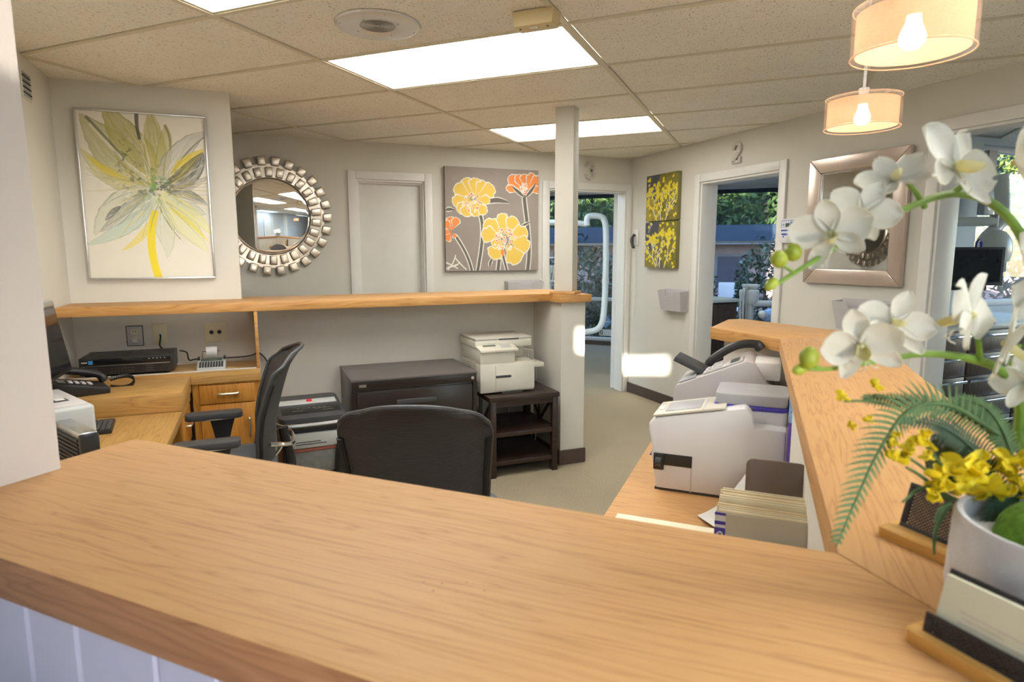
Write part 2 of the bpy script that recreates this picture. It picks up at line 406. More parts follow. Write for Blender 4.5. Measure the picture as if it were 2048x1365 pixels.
for (i, j) in sorted(LIGHTS | MORE):
    c = fB(GX[i]+.61, GY[j]+.305, H)
    t = thing('ceiling_light', plabels[(i, j)], 'ceiling light', c, RB, 'fluorescent ceiling panels')
    fr = MB()
    for a in ((-.60, .60, -.293, -.278), (-.60, .60, .278, .293), (-.60, -.585, -.278, .278), (.585, .60, -.278, .278)): fr.box(*a, 0, .02)
    fr.obj('frame', M['tbar'], t, smooth=0)
    if (i, j) in LIGHTS:
        BX(-.585, .585, -.278, .278, .006, .012).obj('diffuser', M['panel'], t, smooth=0)
    else:
        BX(-.585, .585, -.278, .278, .006, .012).obj('diffuser', M['cool_panel'], t, smooth=0)

# ---------------------------------------------------------------- baseboards
def bb(name, *b): return struct(BX(*b, b=.003, seg=1).obj(name, M['base'], smooth=0), 'brown rubber baseboard', 'baseboard')
bb('baseboard_right', -.012, 0, -.965, 0, 0, .1)
bb('baseboard_pony', -3.48, -1.66, -1.342, -1.33, 0, .1)
bb('baseboard_column_front', -1.662, -1.463, -1.782, -1.77, 0, .1)
bb('baseboard_column_side', -1.662, -1.65, -1.77, -1.33, 0, .1)
bb('baseboard_back', -6, -2.73, -.012, 0, 0, .1)
bb('baseboard_back_middle', -2.02, -.975, -.012, 0, 0, .1)
bb('baseboard_right_near', -.012, 0, -2.955, -1.985, 0, .1)

# ---------------------------------------------------------------- doors, casings
def casing(name, label, axis, a0, a1, top, w=.065, th=.018, depth=WT, at=0, sgn=-1):
    t = semp(name, label, 'door')
    def put(nm, p, q, z0, z1, d0, d1, bev=.004):
        (BX(p, q, d0, d1, z0, z1, b=bev) if axis == 0 else BX(d0, d1, p, q, z0, z1, b=bev)).obj(nm, M['trim'], t)
    f0, f1 = (at-th, at) if sgn < 0 else (at, at+th)
    put('casing_board', a0-w, a0, 0, top+w, f0, f1); put('casing_board', a1, min(a1+w, -.003) if axis == 0 else a1+w, 0, top+w, f0, f1); put('casing_board', a0, a1, top, top+w, f0, f1)
    e = .016
    put('jamb_board', a0, a0+e, 0, top, at-.001, at+depth, .001); put('jamb_board', a1-e, a1, 0, top, at-.001, at+depth, .001); put('jamb_board', a0+e, a1-e, top-e, top, at-.001, at+depth, .001)
    return t
d = casing('door_1', 'closed plain white closet door in a white frame', 0, DOORC[0], DOORC[1], 2.015)
BX(DOORC[0]+.018, DOORC[1]-.018, .055, .095, .01, 1.995, b=.003).obj('door_slab', M['doorp'], d)
BX(DOORC[0]+.016, DOORC[0]+.03, .03, .055, 0, 1.999).obj('stop', M['trim'], d, smooth=0); BX(DOORC[1]-.03, DOORC[1]-.016, .03, .055, 0, 1.999).obj('stop', M['trim'], d, smooth=0); BX(DOORC[0]+.03, DOORC[1]-.03, .03, .055, 1.985, 1.999).obj('stop', M['trim'], d, smooth=0)
casing('door_2', 'white framed open doorway under the number 3', 0, DOOR3[0], DOOR3[1], 2.0)
casing('door_3', 'white framed open doorway under the number 2', 1, DOOR2[0], DOOR2[1], 1.985, depth=.16)
casing('door_4', 'white framed open doorway at the right edge of the view', 1, DOOR1[0], DOOR1[1], 2.05, depth=.16)

# ---------------------------------------------------------------- windows of the treatment rooms and the waiting side
M['frame'] = pm('window_frame_white', (.72, .74, .76), .4, var=.02)
def shade_mat():
    m, N, L, P = nodes('roller_shade_mesh'); 
    v = coords(N, L, (1, 1, 1)); ck = N.new('ShaderNodeTexChecker'); ck.inputs['Scale'].default_value = 500; L.new(v, ck.inputs['Vector'])
    P.inputs['Base Color'].default_value = (.10, .12, .15, 1); P.inputs['Roughness'].default_value = .8
    t = N.new('ShaderNodeBsdfTransparent'); t.inputs['Color'].default_value = (.75, .85, .95, 1); mx = N.new('ShaderNodeMixShader')
    mr = N.new('ShaderNodeMapRange'); mr.inputs[3].default_value = .5; mr.inputs[4].default_value = .62; L.new(ck.outputs['Fac'], mr.inputs[0])
    L.new(mr.outputs[0], mx.inputs[0]); L.new(P.outputs[0], mx.inputs[1]); L.new(t.outputs[0], mx.inputs[2]); L.new(mx.outputs[0], N['Material Output'].inputs['Surface']); return m
M['shade'] = shade_mat()
def window(name, label, x0, x1, z0, z1, y, bars=(), shade=None, rz=RB, vbars=()):
    t = semp(name, label, 'window', rz=rz)
    w = .05
    for nm, a in (('frame_rail', (x0, x1, z0, z0+w)), ('frame_rail', (x0, x1, z1-w, z1)), ('frame_stile', (x0, x0+w, z0+w, z1-w)), ('frame_stile', (x1-w, x1, z0+w, z1-w))):
        BX(a[0], a[1], y+.03, y+.09, a[2], a[3], b=.004).obj(nm, M['frame'], t)
    for z, h in bars: BX(x0+w, x1-w, y+.035, y+.085, z-h/2, z+h/2, b=.004).obj('mullion', M['frame'], t)
    for x, h in vbars: BX(x-h/2, x+h/2, y+.04, y+.08, z0+w, z1-w, b=.004).obj('mullion', M['frame'], t)
    BX(x0+w, x1-w, y+.058, y+.064, z0+w, z1-w).obj('glass_pane', M['glass'], t, smooth=0)
    if shade:
        s = BX(x0+.03, x1-.03, y+.008, y+.010, shade, z1).obj('roller_shade', M['shade'], t, smooth=0)
        MB().box(x0+.03, x1-.03, y+.002, y+.016, shade-.030, shade+.004, b=.004).obj('shade_bar', M['frame'], s)
        MB().cyl((x0+.03, y, z1-.03), (x1-.03, y, z1-.03), .028, n=14).obj('shade_roll', M['shade'], s)
    return t
window('window_1', 'tall window of room three with its grey mesh shade half down', *WIN[0], EXT, bars=((.70, .05),), shade=1.545)
window('window_2', 'wide window of room two with its grey mesh shade half down', *WIN[1], EXT, shade=1.56)
window('window_3', 'window of room one beyond the dental lamp', *WIN1, -2.0, rz=0)
window('window_4', 'narrow transom opening added behind the viewer to let in the sun patches', OPW[0][0]-.05, OPW[0][1]+.05, OPW[0][2]-.05, OPW[0][3]+.05, -7.63)
window('spot_window', 'small square window behind the viewer', OPW[1][0]-.05, OPW[1][1]+.05, OPW[1][2]-.05, OPW[1][3]+.05, -7.63)
wd = semp('door_5', 'white panelled door on the waiting side, seen only in the round mirror', 'door', fB(0, 0), RB)
BX(2.55, 3.12, -7.498, -7.46, 0, 2.02, b=.003).obj('door_slab', M['trim'], wd)
for z0, z1 in ((.2, .9), (1.05, 1.85)):
    for x0 in (2.62, 2.86): BX(x0, x0+.19, -7.466, -7.452, z0, z1, b=.006).obj('panel', M['trim'], wd)
for a in ((2.48, 2.55, 0, 2.09), (3.12, 3.19, 0, 2.09), (2.55, 3.12, 2.02, 2.09)): BX(a[0], a[1], -7.5, -7.45, a[2], a[3], b=.004).obj('casing_board', M['trim'], wd)
struct(BX(3.8, 3.95, -7.2, -7.05, 0, H, b=.004).obj('trim_post', M['trim'], rz=RB), 'white post on the waiting side', 'post')

t6 = semp('fill_window', 'wide window added on the waiting side of the right wall for fill light', 'window')  # unseen window added to bring sky light onto the pot and counter
for a in ((-8.2, -8.15, .5, 2.2), (-6.25, -6.2, .5, 2.2), (-8.15, -6.25, .5, .55), (-8.15, -6.25, 2.15, 2.2)): BX(.05, .11, a[0], a[1], a[2], a[3], b=.004).obj('frame_rail', M['frame'], t6)
BX(.077, .083, -8.15, -6.25, .55, 2.15).obj('glass_pane', M['glass'], t6, smooth=0)
# ================================================================ counters and shelf
def slab(name, poly, mat, parent, org, rz, z0=CT-.042, z1=CT, edge=None, b=.003):
    """horizontal slab from world points, kept in local axes so the grain runs along it"""
    Mi = (Matrix.Translation(Vector((org[0], org[1], 0))) @ Matrix.Rotation(rz, 4, 'Z')).inverted()
    pl = [(Mi @ Vector((p[0], p[1], 0)))[:2] for p in poly]
    mb = MB().prism(pl, z0, z1, b=b, seg=2)
    if edge:
        for f in mb.bm.faces:
            if abs(f.normal.z) < .5: f.material_index = 1
    return mb.obj(name, [mat, edge] if edge else mat, parent, loc=(org[0], org[1], 0), rz=rz)
IN1 = Vector((-3.000, -5.012)); IN2 = Vector((-1.957, -3.906)); IN3 = Vector((-1.954, -3.575)); E1 = Vector((-1.705, -3.381)); E2 = Vector((-1.638, -3.389))
OU1 = Vector((-1.60, -3.93)); OU2 = fB(1.686, -5.985).xy
def v2(bx, by): return fB(bx, by).xy
t = thing('reception_counter', 'long wood laminate reception counter top turning two corners', 'counter', (0, 0, 0))
FRL = v2(.50, -5.96); BKL = v2(.50, -5.665)
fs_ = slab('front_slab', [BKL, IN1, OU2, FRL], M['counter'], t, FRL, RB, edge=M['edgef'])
for bx, by in ((1.118, -5.851), (1.136, -5.842), (1.135, -5.858), (1.117, -5.864), (1.103, -5.855), (1.155, -5.848)):
    p = fs_.matrix_basis.inverted() @ fB(bx, by, CT)
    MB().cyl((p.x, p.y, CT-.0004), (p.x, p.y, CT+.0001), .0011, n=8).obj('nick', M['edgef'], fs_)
slab('side_slab', [IN1, IN2, OU1, OU2], M['counter'], t, IN1, R(46), edge=M['counter'])
slab('end_slab', [IN2, IN3, E1, E2, OU1], M['counter'], t, IN2, R(91), edge=M['edge'])
# half walls that carry it
cw = MB()
cw.prism([v2(.5, -5.70), v2(1.43, -5.70), v2(1.43, -5.94), v2(.5, -5.94)], 0, CT-.042)
struct(cw.obj('wall_counter_front', M['wall'], smooth=0), 'half wall under the front of the reception counter', 'wall')
cw = MB()
cw.prism([v2(1.43, -5.70), v2(1.405, -4.17), IN2+Vector((.03, .0)), v2(1.62, -4.11), v2(1.62, -5.94), v2(1.43, -5.94)], 0, CT-.042)
cw.prism([IN2+Vector((.03, .0)), IN3+Vector((.04, -.03)), E2+Vector((-.1, -.06)), OU1+Vector((-.06, 0)), v2(1.62, -4.11)], 0, CT-.042)
struct(cw.obj('wall_counter_side', M['wall'], smooth=0), 'half wall under the side of the reception counter', 'wall')
# beadboard on its front, board by board
bt = semp('wall_beadboard', 'pale blue-white tongue and groove boards below the counter front', 'wall', fB(0, 0), RB)
xs = [.565, .615, .673, .736, .806, .905, .974, 1.055, 1.14, 1.22, 1.30, 1.38, 1.46, 1.54, 1.62]
for a, b_ in zip(xs, xs[1:]):
    BX(a+.0012, b_-.0012, -5.952, -5.94, .02, CT-.043, b=.0025, seg=1).obj('board', M['bead'], bt)
# back shelf
sh = thing('wall_shelf', 'long wooden shelf capping the half-height wall below the painting', 'shelf')
slab('shelf_board', [(-4.41, -1.65), (-1.68, -1.65), (-1.68, -1.16), (-3.553, -1.16), (-3.553, -1.332), (-4.41, -1.332)], M['counter'], sh, (-4.41, -1.65), 0, edge=M['edge'], z0=CT-.05)
slab('pier_cap', [(-1.68, -1.80), (-1.445, -1.80), (-1.445, -1.16), (-1.68, -1.16)], M['counter'], sh, (-1.68, -1.80), 0, edge=M['edge'], z0=CT-.05, z1=CT+.0005)
BX(-.085, .085, -.078, .078, CT, CT+.02, b=.004).obj('post_plinth', M['edge'], sh, loc=(-1.585, -1.70, 0), rz=RB)
BX(-3.492, -3.474, -1.645, -1.335, .77, CT-.05, b=.002).obj('divider_panel', M['edge'], sh)
# ================================================================ ceiling fixtures
def shade_cloth():
    m, N, L, P = nodes('pendant_shade_cloth'); N.remove(P)
    v = coords(N, L); n = noise_n(N, L, v, 300, 2)
    r = ramp(N, [(.3, (.88, .60, .44)), (.7, (.92, .68, .52))]); L.new(n.outputs['Fac'], r.inputs['Fac'])
    d = N.new('ShaderNodeBsdfDiffuse'); t = N.new('ShaderNodeBsdfTranslucent'); mx = N.new('ShaderNodeMixShader'); mx.inputs[0].default_value = .5
    L.new(r.outputs['Color'], d.inputs['Color']); L.new(r.outputs['Color'], t.inputs['Color'])
    L.new(d.outputs[0], mx.inputs[1]); L.new(t.outputs[0], mx.inputs[2])
    tp = N.new('ShaderNodeBsdfTransparent'); m2 = N.new('ShaderNodeMixShader'); m2.inputs[0].default_value = .22; L.new(mx.outputs[0], m2.inputs[1]); L.new(tp.outputs[0], m2.inputs[2]); L.new(m2.outputs[0], N['Material Output'].inputs['Surface']); return m
M['cloth'] = shade_cloth()
M['bulb'] = emit('lit_bulb', (1, .82, .6), 36)
def acryl():
    m, N, L, P = nodes('clear_acrylic'); N.remove(P)
    t = N.new('ShaderNodeBsdfTransparent'); t.inputs['Color'].default_value = (.98, .97, .96, 1); d = N.new('ShaderNodeBsdfTranslucent'); d.inputs['Color'].default_value = (.9, .8, .7, 1)
    mx = N.new('ShaderNodeMixShader'); mx.inputs[0].default_value = .12; L.new(t.outputs[0], mx.inputs[1]); L.new(d.outputs[0], mx.inputs[2]); L.new(mx.outputs[0], N['Material Output'].inputs['Surface']); return m
M['acryl'] = acryl()
for by, lb in ((-4.80, 'nearer drum pendant lamp with a peach shade, cut by the top edge'), (-4.01, 'farther and lower looking drum pendant lamp with a peach shade')):
    t = thing('pendant_lamp', lb, 'pendant lamp', fB(1.575, by, 1.83), 0, 'pendant lamps over the side counter')
    s = MB(); s.lathe([(.098, -.038), (.098, .038), (.0965, .038), (.0965, -.038)], 48, closed=True).obj('inner_shade', M['cloth'], t)
    MB().lathe([(.106, -.043), (.106, .047), (.1035, .047), (.1035, -.043)], 48, closed=True).obj('outer_drum', M['acryl'], t)
    rg = MB(); rg.tube([(.1048*math.cos(a), .1048*math.sin(a), -.043) for a in [k*math.pi/24 for k in range(48)]], .0016, 6, closed=True)
    rg.tube([(.1048*math.cos(a), .1048*math.sin(a), .047) for a in [k*math.pi/24 for k in range(48)]], .0012, 6, closed=True); rg.obj('rim', M['cloth'], t)
    MB().lathe([(0, -.034), (.012, -.032), (.022, -.022), (.024, -.008), (.018, .006), (.013, .02), (.013, .03), (0, .03)], 20).obj('bulb', M['bulb'], t)
    MB().cyl((0, 0, .028), (0, 0, .075), .015, n=16).obj('socket', M['white'], t)
    MB().cyl((0, 0, .07), (0, 0, H-1.83-.002), .0045, n=10).obj('rod', M['white'], t)
    sp = MB()
    for k in range(3): a = k*2*math.pi/3+.4; sp.cyl((0, 0, .044), (.105*math.cos(a), .105*math.sin(a), .044), .0015, n=6)
    sp.obj('spider', M['steel'], t)
    MB().lathe([(0, H-1.83-.02), (.045, H-1.83-.02), (.055, H-1.83-.001), (0, H-1.83-.001)], 24).obj('canopy', M['white'], t)
# round speaker
spk = thing('ceiling_speaker', 'round brushed metal speaker grille set in the ceiling', 'speaker', (-2.965, -2.73, H), RB)
M['spk'] = pm('speaker_enamel', (.72, .69, .66), .28, .35, var=.03)
MB().lathe([(0, -.004), (.07, -.004), (.082, -.010), (.15, -.012), (.163, -.008), (.168, -.001), (.168, 0)], 56).obj('plate', M['spk'], spk)
gr = MB()
for k in range(9): r = .010+k*.0075; gr.tube([(r*math.cos(a), r*math.sin(a), -.0045) for a in [q*math.pi/20 for q in range(40)]], .0016, 5, closed=True)
gr.obj('grille_rings', pm('grille_grey', (.36, .34, .32), .4, .3), spk)
for k in range(8):
    a = k*math.pi/4; r = .148 if k % 2 else .095
    MB().ell((r*math.cos(a), r*math.sin(a), -.0125), .0035, .0035, .002, 8, 5).obj('screw', M['steel'], spk)
# yellowed emergency box
M['yel'] = pm('yellowed_plastic', (.68, .55, .30), .45, var=.04)
eb = thing('emergency_light', 'yellowed plastic box fixed to the ceiling beside the light panel', 'emergency light', fB(.465, -3.905, H), RB)
MB().prism([(-.085, 0), (.085, 0), (.078, -.058), (-.078, -.058)], -.04, .04, 'y', b=.006).obj('housing', M['yel'], eb)
BX(-.02, .012, -.018, -.004, -.0615, -.056, b=.002).obj('button', M['white'], eb)
for x in (-.06, .05): MB().cyl((x, -.012, -.0575), (x, -.012, -.0605), .004, n=10).obj('screw', M['dkgrey'], eb)
# vent on the left wall
vt = thing('wall_vent', 'small louvred vent high on the far left wall', 'vent', (-4.41, -1.735, 2.18))
BX(0, .004, -.065, .065, -.065, .065, b=.002).obj('plate', M['wall'], vt)
for k in range(9): BX(.003, .010, -.052, .052, -.054+k*.0125, -.048+k*.0125).obj('louvre', M['dkgrey'] if k % 2 else M['steel'], vt, smooth=0)

# ================================================================ things on the walls
def ribbon(mb, path, w, d, M_=None):
    """flat stroke of width w and depth d (towards -y) along a path in x, z"""
    pts = [Vector((p[0], p[1])) for p in path]; n = len(pts); L_, R_ = [], []
    for i in range(n):
        t_ = (pts[min(i+1, n-1)]-pts[max(i-1, 0)]).normalized(); nn = Vector((-t_.y, t_.x)); L_.append(pts[i]+nn*w/2); R_.append(pts[i]-nn*w/2)
    v = [(p.x, 0, p.y) for p in L_]+[(p.x, 0, p.y) for p in R_]+[(p.x, -d, p.y) for p in L_]+[(p.x, -d, p.y) for p in R_]
    f = [(0, n, 3*n, 2*n), (n-1, 3*n-1, 4*n-1, 2*n-1)]
    for i in range(n-1):
        f += [(i, i+1, n+i+1, n+i), (2*n+i, 3*n+i, 3*n+i+1, 2*n+i+1), (i, 2*n+i, 2*n+i+1, i+1), (n+i, n+i+1, 3*n+i+1, 3*n+i)]
    vv, ff = mb._geo(v, f, M_); bmesh.ops.recalc_face_normals(mb.bm, faces=ff)
def arc(cx, cz, rx, rz, a0, a1, n=16): return [(cx+rx*math.cos(R(a0+(a1-a0)*k/n)), cz+rz*math.sin(R(a0+(a1-a0)*k/n))) for k in range(n+1)]
M['galv'] = pm('galvanised_letter', (.62, .58, .54), .45, .25, var=.22, scale=60)
def digit(ch):
    mb = MB()
    if ch == '3':
        ribbon(mb, arc(0, .038, .034, .032, 150, -88), .029, .018); ribbon(mb, arc(0, -.038, .038, .036, 92, -150), .029, .018)
        for x, z in ((-.038, .048), (-.040, -.046)): mb.box(x-.013, x+.011, -.018, 0, z-.016, z+.014)
    else:
        ribbon(mb, arc(0, .036, .036, .034, 170, -30)+[(.02, -.005), (-.012, -.04), (-.034, -.066)], .029, .018)
        mb.box(-.048, .046, -.018, 0, -.079, -.057); mb.box(.030, .047, -.018, 0, -.079, -.034); mb.box(-.048, -.024, -.018, 0, .022, .042)
    return mb
tag(digit('3').obj('door_number', M['galv'], loc=(-.472, -.001, 2.178)), 'grey metal numeral 3 over the far doorway', 'number')
tag(digit('2').obj('door_number', M['galv'], loc=(-.001, -1.463, 2.165), rz=R(-90)), 'grey metal numeral 2 over the right doorway', 'number')

# sunburst mirror
M['silver'] = pm('silver_leaf', (.66, .58, .48), .28, .85, var=.14, scale=30)
mir_m, N_, L_, P_ = nodes('mirror_silvering'); P_.inputs['Metallic'].default_value = 1; P_.inputs['Roughness'].default_value = .02
_n = noise_n(N_, L_, coords(N_, L_), 3, 2); _r = ramp(N_, [(0, (.86, .88, .88)), (1, (.9, .91, .91))]); L_.new(_n.outputs['Fac'], _r.inputs['Fac']); L_.new(_r.outputs['Color'], P_.inputs['Base Color'])
M['mirror'] = mir_m
sm = thing('sunburst_mirror', 'round mirror ringed by two rows of silver blocks', 'mirror', (-3.33, -.002, 1.695))
RX = Matrix.Rotation(R(90), 4, 'X')
MB().lathe([(0, 0), (.405, 0), (.405, .010), (.29, .012), (0, .012)], 56, M=RX).obj('backing', M['silver'], sm)
MB().lathe([(0, .016), (.270, .016), (.292, .012), (.292, .010), (0, .010)], 56, M=RX).obj('glass', M['mirror'], sm)
MB().lathe([(.288, .010), (.300, .010), (.302, .020), (.296, .024), (.288, .017)], 56, M=RX, closed=True).obj('bezel', M['silver'], sm)
def block(r0, r1, w0, w1, h):
    mb = MB(); mb.prism([(-w0/2, r0), (w0/2, r0), (w1/2, r1), (-w1/2, r1)], -h, -.008, 'y', b=.007, seg=3); return mb
nb = 26; bi = bo = None
for k in range(nb):
    a = 2*math.pi*k/nb
    if bi is None: o1 = block(.306, .378, .054, .058, .040).obj('inner_block', M['silver'], sm); bi = o1.data
    else: o1 = bpy.data.objects.new('inner_block', bi); COL.objects.link(o1); o1.parent = sm
    o1.rotation_euler = (0, a, 0)
    if bo is None: o2 = block(.392, .460, .058, .068, .045).obj('outer_block', M['silver'], sm); bo = o2.data
    else: o2 = bpy.data.objects.new('outer_block', bo); COL.objects.link(o2); o2.parent = sm
    o2.rotation_euler = (0, a+math.pi/nb, 0)

# rectangular mirror on the right wall: local x runs towards the lens, local -y out of the wall
RW = R(-90)
M['satin'] = pm('satin_silver_frame', (.60, .50, .43), .32, .7, var=.05, scale=8)
rm = thing('framed_mirror', 'rectangular mirror in a wide satin silver frame on the right wall', 'mirror', (-.002, -2.535, 1.607), RW)
W2, H2, FW = .35, .40, .092
def frame_bar(poly): return MB().prism(poly, -.034, 0, 'y', b=.006)
for poly in ([(-W2, -H2), (W2, -H2), (W2-FW, -H2+FW), (-W2+FW, -H2+FW)], [(-W2, H2), (W2, H2), (W2-FW, H2-FW), (-W2+FW, H2-FW)],
             [(-W2, -H2), (-W2, H2), (-W2+FW, H2-FW), (-W2+FW, -H2+FW)], [(W2, -H2), (W2, H2), (W2-FW, H2-FW), (W2-FW, -H2+FW)]):
    frame_bar(poly).obj('frame_bar', M['satin'], rm)
BX(-W2+FW-.004, W2-FW+.004, -.016, -.010, -H2+FW-.004, H2-FW+.004).obj('glass', M['mirror'], rm, smooth=0)
lip = MB()
for a in ((-W2+FW, W2-FW, -H2+FW, -H2+FW+.007), (-W2+FW, W2-FW, H2-FW-.007, H2-FW), (-W2+FW, -W2+FW+.007, -H2+FW, H2-FW), (W2-FW-.007, W2-FW, -H2+FW, H2-FW)): lip.box(a[0], a[1], -.024, -.016, a[2], a[3])
lip.obj('inner_lip', M['chrome'], rm, smooth=0)

# thermostat
M['blue'] = pm('blue_print', (.05, .09, .55), .5, var=.1)
M['lcd'] = pm('lcd_grey', (.10, .12, .10), .2, var=.1)
th = thing('thermostat', 'white control unit with blue markings beside the right doorway', 'thermostat', (-.001, -2.047, 1.557), RW)
MB().prism(rrect(-.09, .09, -.083, .083, .012), -.028, 0, 'y', b=.004).obj('housing', M['white'], th)
BX(-.084, .030, -.0295, -.0275, -.076, .074, b=.0005).obj('face_plate', pm('white_face', (.82, .82, .82), .4), th)
BX(-.042, -.004, -.0312, -.029, .026, .052, b=.001).obj('display', M['lcd'], th)
bl = MB()
for k in range(6): bl.box(-.080+k*.0215, -.078+k*.0215, -.0305, -.029, .020, .072)
bl.box(-.080, .028, -.0305, -.029, .070, .073); bl.box(-.080, -.048, -.0305, -.029, .040, .043); bl.box(.0, .028, -.0305, -.029, .034, .06)
bl.box(-.080, .026, -.0305, -.029, -.002, .008); bl.prism([(-.08, -.018), (.026, -.018), (.014, -.030), (-.066, -.030)], -.0305, -.029, 'y')
bl.box(-.062, -.05, -.0305, -.029, -.046, -.036); bl.box(-.006, .006, -.0305, -.029, -.046, -.036); bl.obj('markings', M['blue'], th, smooth=0)
MB().cyl((-.027, -.029, -.058), (-.027, -.032, -.058), .011, n=16).obj('button', M['white'], th)

# wall file pockets
M['pocket'] = pm('grey_plastic_pocket', (.56, .53, .53), .4, var=.03)
def pocket(label, loc, rz, w=.33, h=.19):
    t = thing('wall_file_pocket', label, 'file holder', loc, rz, 'wall file pockets')
    BX(-w/2, w/2, -.004, 0, 0, h, b=.001).obj('back_plate', M['pocket'], t)
    k = .86; fr = [(-w/2*k, 0), (w/2*k, 0), (w/2, h*.93), (w*.2, h*.93), (w*.16, h*.70), (-w*.16, h*.70), (-w*.2, h*.93), (-w/2, h*.93)]
    Mt = Matrix.Translation((0, -.062, 0)) @ Matrix.Rotation(R(9), 4, 'X')
    MB().prism(fr, -.004, 0, 'y', M=Mt).obj('front_plate', M['pocket'], t)
    sd = MB()
    for s in (-1, 1): sd._geo([(s*w/2*k, 0, 0), (s*w/2, 0, h*.95), (s*w/2, -.09, h*.92), (s*w/2*k, -.064, 0), (s*w/2*k-s*.004, 0, 0), (s*w/2-s*.004, 0, h*.95), (s*w/2-s*.004, -.09, h*.92), (s*w/2*k-s*.004, -.064, 0)],
                        [(0,1,2,3), (7,6,5,4), (0,3,7,4), (1,5,6,2), (0,4,5,1), (3,2,6,7)])
    sd.box(-w/2*k, w/2*k, -.064, 0, -.002, .002); sd.obj('sides', M['pocket'], t, smooth=0)
    return t
pocket('grey plastic file pocket beside the right doorway, below the yellow canvases', (-.001, -.775, .895), RW)
pocket('grey plastic file pocket half hidden by the wooden shelf under the three-flower canvas', (-1.17, -.001, .97), 0, .36)
pocket('grey plastic file pocket below the silver framed mirror, behind the orchid', (-.001, -2.66, .93), RW, .36)

# handset hook with a coiled cord
hk = thing('wall_intercom', 'black handset on a white wall hook with a coiled cord, by the corner', 'intercom', (-.001, -.115, 1.50), RW)
BX(-.020, .030, -.012, 0, -.02, .13, b=.003).obj('hook_plate', M['white'], hk)
MB().tube(smoothpts([(-.012, -.02, .085), (-.022, -.04, .05), (-.016, -.045, 0), (.002, -.035, -.05)], 5), [.012]*5+[.016]*5+[.014]*5+[.008], 10).obj('handset', M['black'], hk)
cp_ = []
for k in range(320):
    a = k*.9; z = -.06-.62*k/320
    cp_.append((.004+.006*math.cos(a)+.02*math.sin(k/320*math.pi), -.018+.006*math.sin(a), z))
MB().tube(cp_, .0022, 5).obj('coiled_cord', M['white'], hk)
MB().cyl((.004, -.018, -.68), (.004, -.018, -.74), .004, .002, 8).obj('cord_tail', M['white'], hk)

# outlets on the painting wall
M['almond'] = pm('almond_plastic', (.76, .69, .47), .4, var=.03)
o1 = thing('power_outlet', 'outlet in a clear plate with a dark rim and a plugged lead, above the receiver', 'outlet', (-4.121, -1.331, .947))
BX(-.042, .042, -.004, 0, -.058, .058, b=.002).obj('rim', M['dkgrey'], o1); BX(-.038, .038, -.006, -.0035, -.054, .054, b=.001).obj('plate', M['pocket'], o1)
for z in (.022, -.022):
    s = MB().prism(rrect(-.017, .017, z-.015, z+.015, .008), -.009, -.005, 'y').obj('socket', M['almond'], o1)
    for x in (-.006, .006): BX(x-.0012, x+.0012, -.0095, -.0088, z-.002, z+.008).obj('slot', M['black'], s, smooth=0)
MB().box(-.012, .014, -.032, -.008, -.035, -.012, b=.004).obj('plug', M['white'], o1)
o2 = thing('power_outlet', 'almond wall plate with black leads hanging from it, right of the clear outlet plate', 'outlet', (-3.994, -1.331, .949))
BX(-.037, .037, -.006, 0, -.058, .058, b=.003).obj('plate', M['almond'], o2); BX(-.008, .008, -.010, -.005, -.014, .014, b=.002).obj('jack', M['white'], o2)
MB().tube(smoothpts([(0, -.012, 0), (.002, -.03, -.02), (-.004, -.03, -.06), (.012, -.028, -.085), (.03, -.04, -.11)], 6), .0045, 8).obj('lead', M['black'], o2)
o3 = thing('volume_plate', 'almond double wall plate with two round black knobs', 'wall plate', (-3.708, -1.331, .947))
BX(-.058, .058, -.006, 0, -.057, .057, b=.003).obj('plate', M['almond'], o3)
for x in (-.021, .021):
    MB().cyl((x, -.005, .002), (x, -.018, .002), .012, .010, 16).obj('knob', M['black'], o3)
    for z in (-.04, .044): MB().ell((x, -.006, z), .003, .002, .003, 8, 5).obj('screw', M['steel'], o3)
# ================================================================ paintings (flat print as a colour attribute on the canvas face)
import numpy as np
def lin(c):
    c = np.array(c, float)/255; return np.where(c <= .04045, c/12.92, ((c+.055)/1.055)**2.4)
def vnoise(x, y, s, seed=0):
    """smooth value noise on numpy arrays"""
    x = x*s; y = y*s; xi = np.floor(x).astype(int); yi = np.floor(y).astype(int); fx = x-xi; fy = y-yi
    fx = fx*fx*(3-2*fx); fy = fy*fy*(3-2*fy)
    def h(a, b):
        n = (a*374761393+b*668265263+seed*1442695041) & 0x7fffffff
        n = ((n ^ (n >> 13))*1274126177) & 0x7fffffff
        return (n & 0xffff)/65535.
    return (h(xi, yi)*(1-fx)+h(xi+1, yi)*fx)*(1-fy)+(h(xi, yi+1)*(1-fx)+h(xi+1, yi+1)*fx)*fy
def fbm(x, y, s, seed=0): return .5*vnoise(x, y, s, seed)+.3*vnoise(x, y, s*2.1, seed+1)+.2*vnoise(x, y, s*4.3, seed+2)
def mixc(img, a, col):
    a = np.clip(a, 0, 1)[..., None]; img[...] = img*(1-a)+lin(col)*a
def sst(a, b, x): t = np.clip((x-a)/(b-a), 0, 1); return t*t*(3-2*t)
def bez(p, n=24):
    p = [np.array(q, float) for q in p]; out = []
    for k in range(n+1):
        q = [a.copy() for a in p]; t = k/n
        while len(q) > 1: q = [q[i]*(1-t)+q[i+1]*t for i in range(len(q)-1)]
        out.append(q[0])
    return out
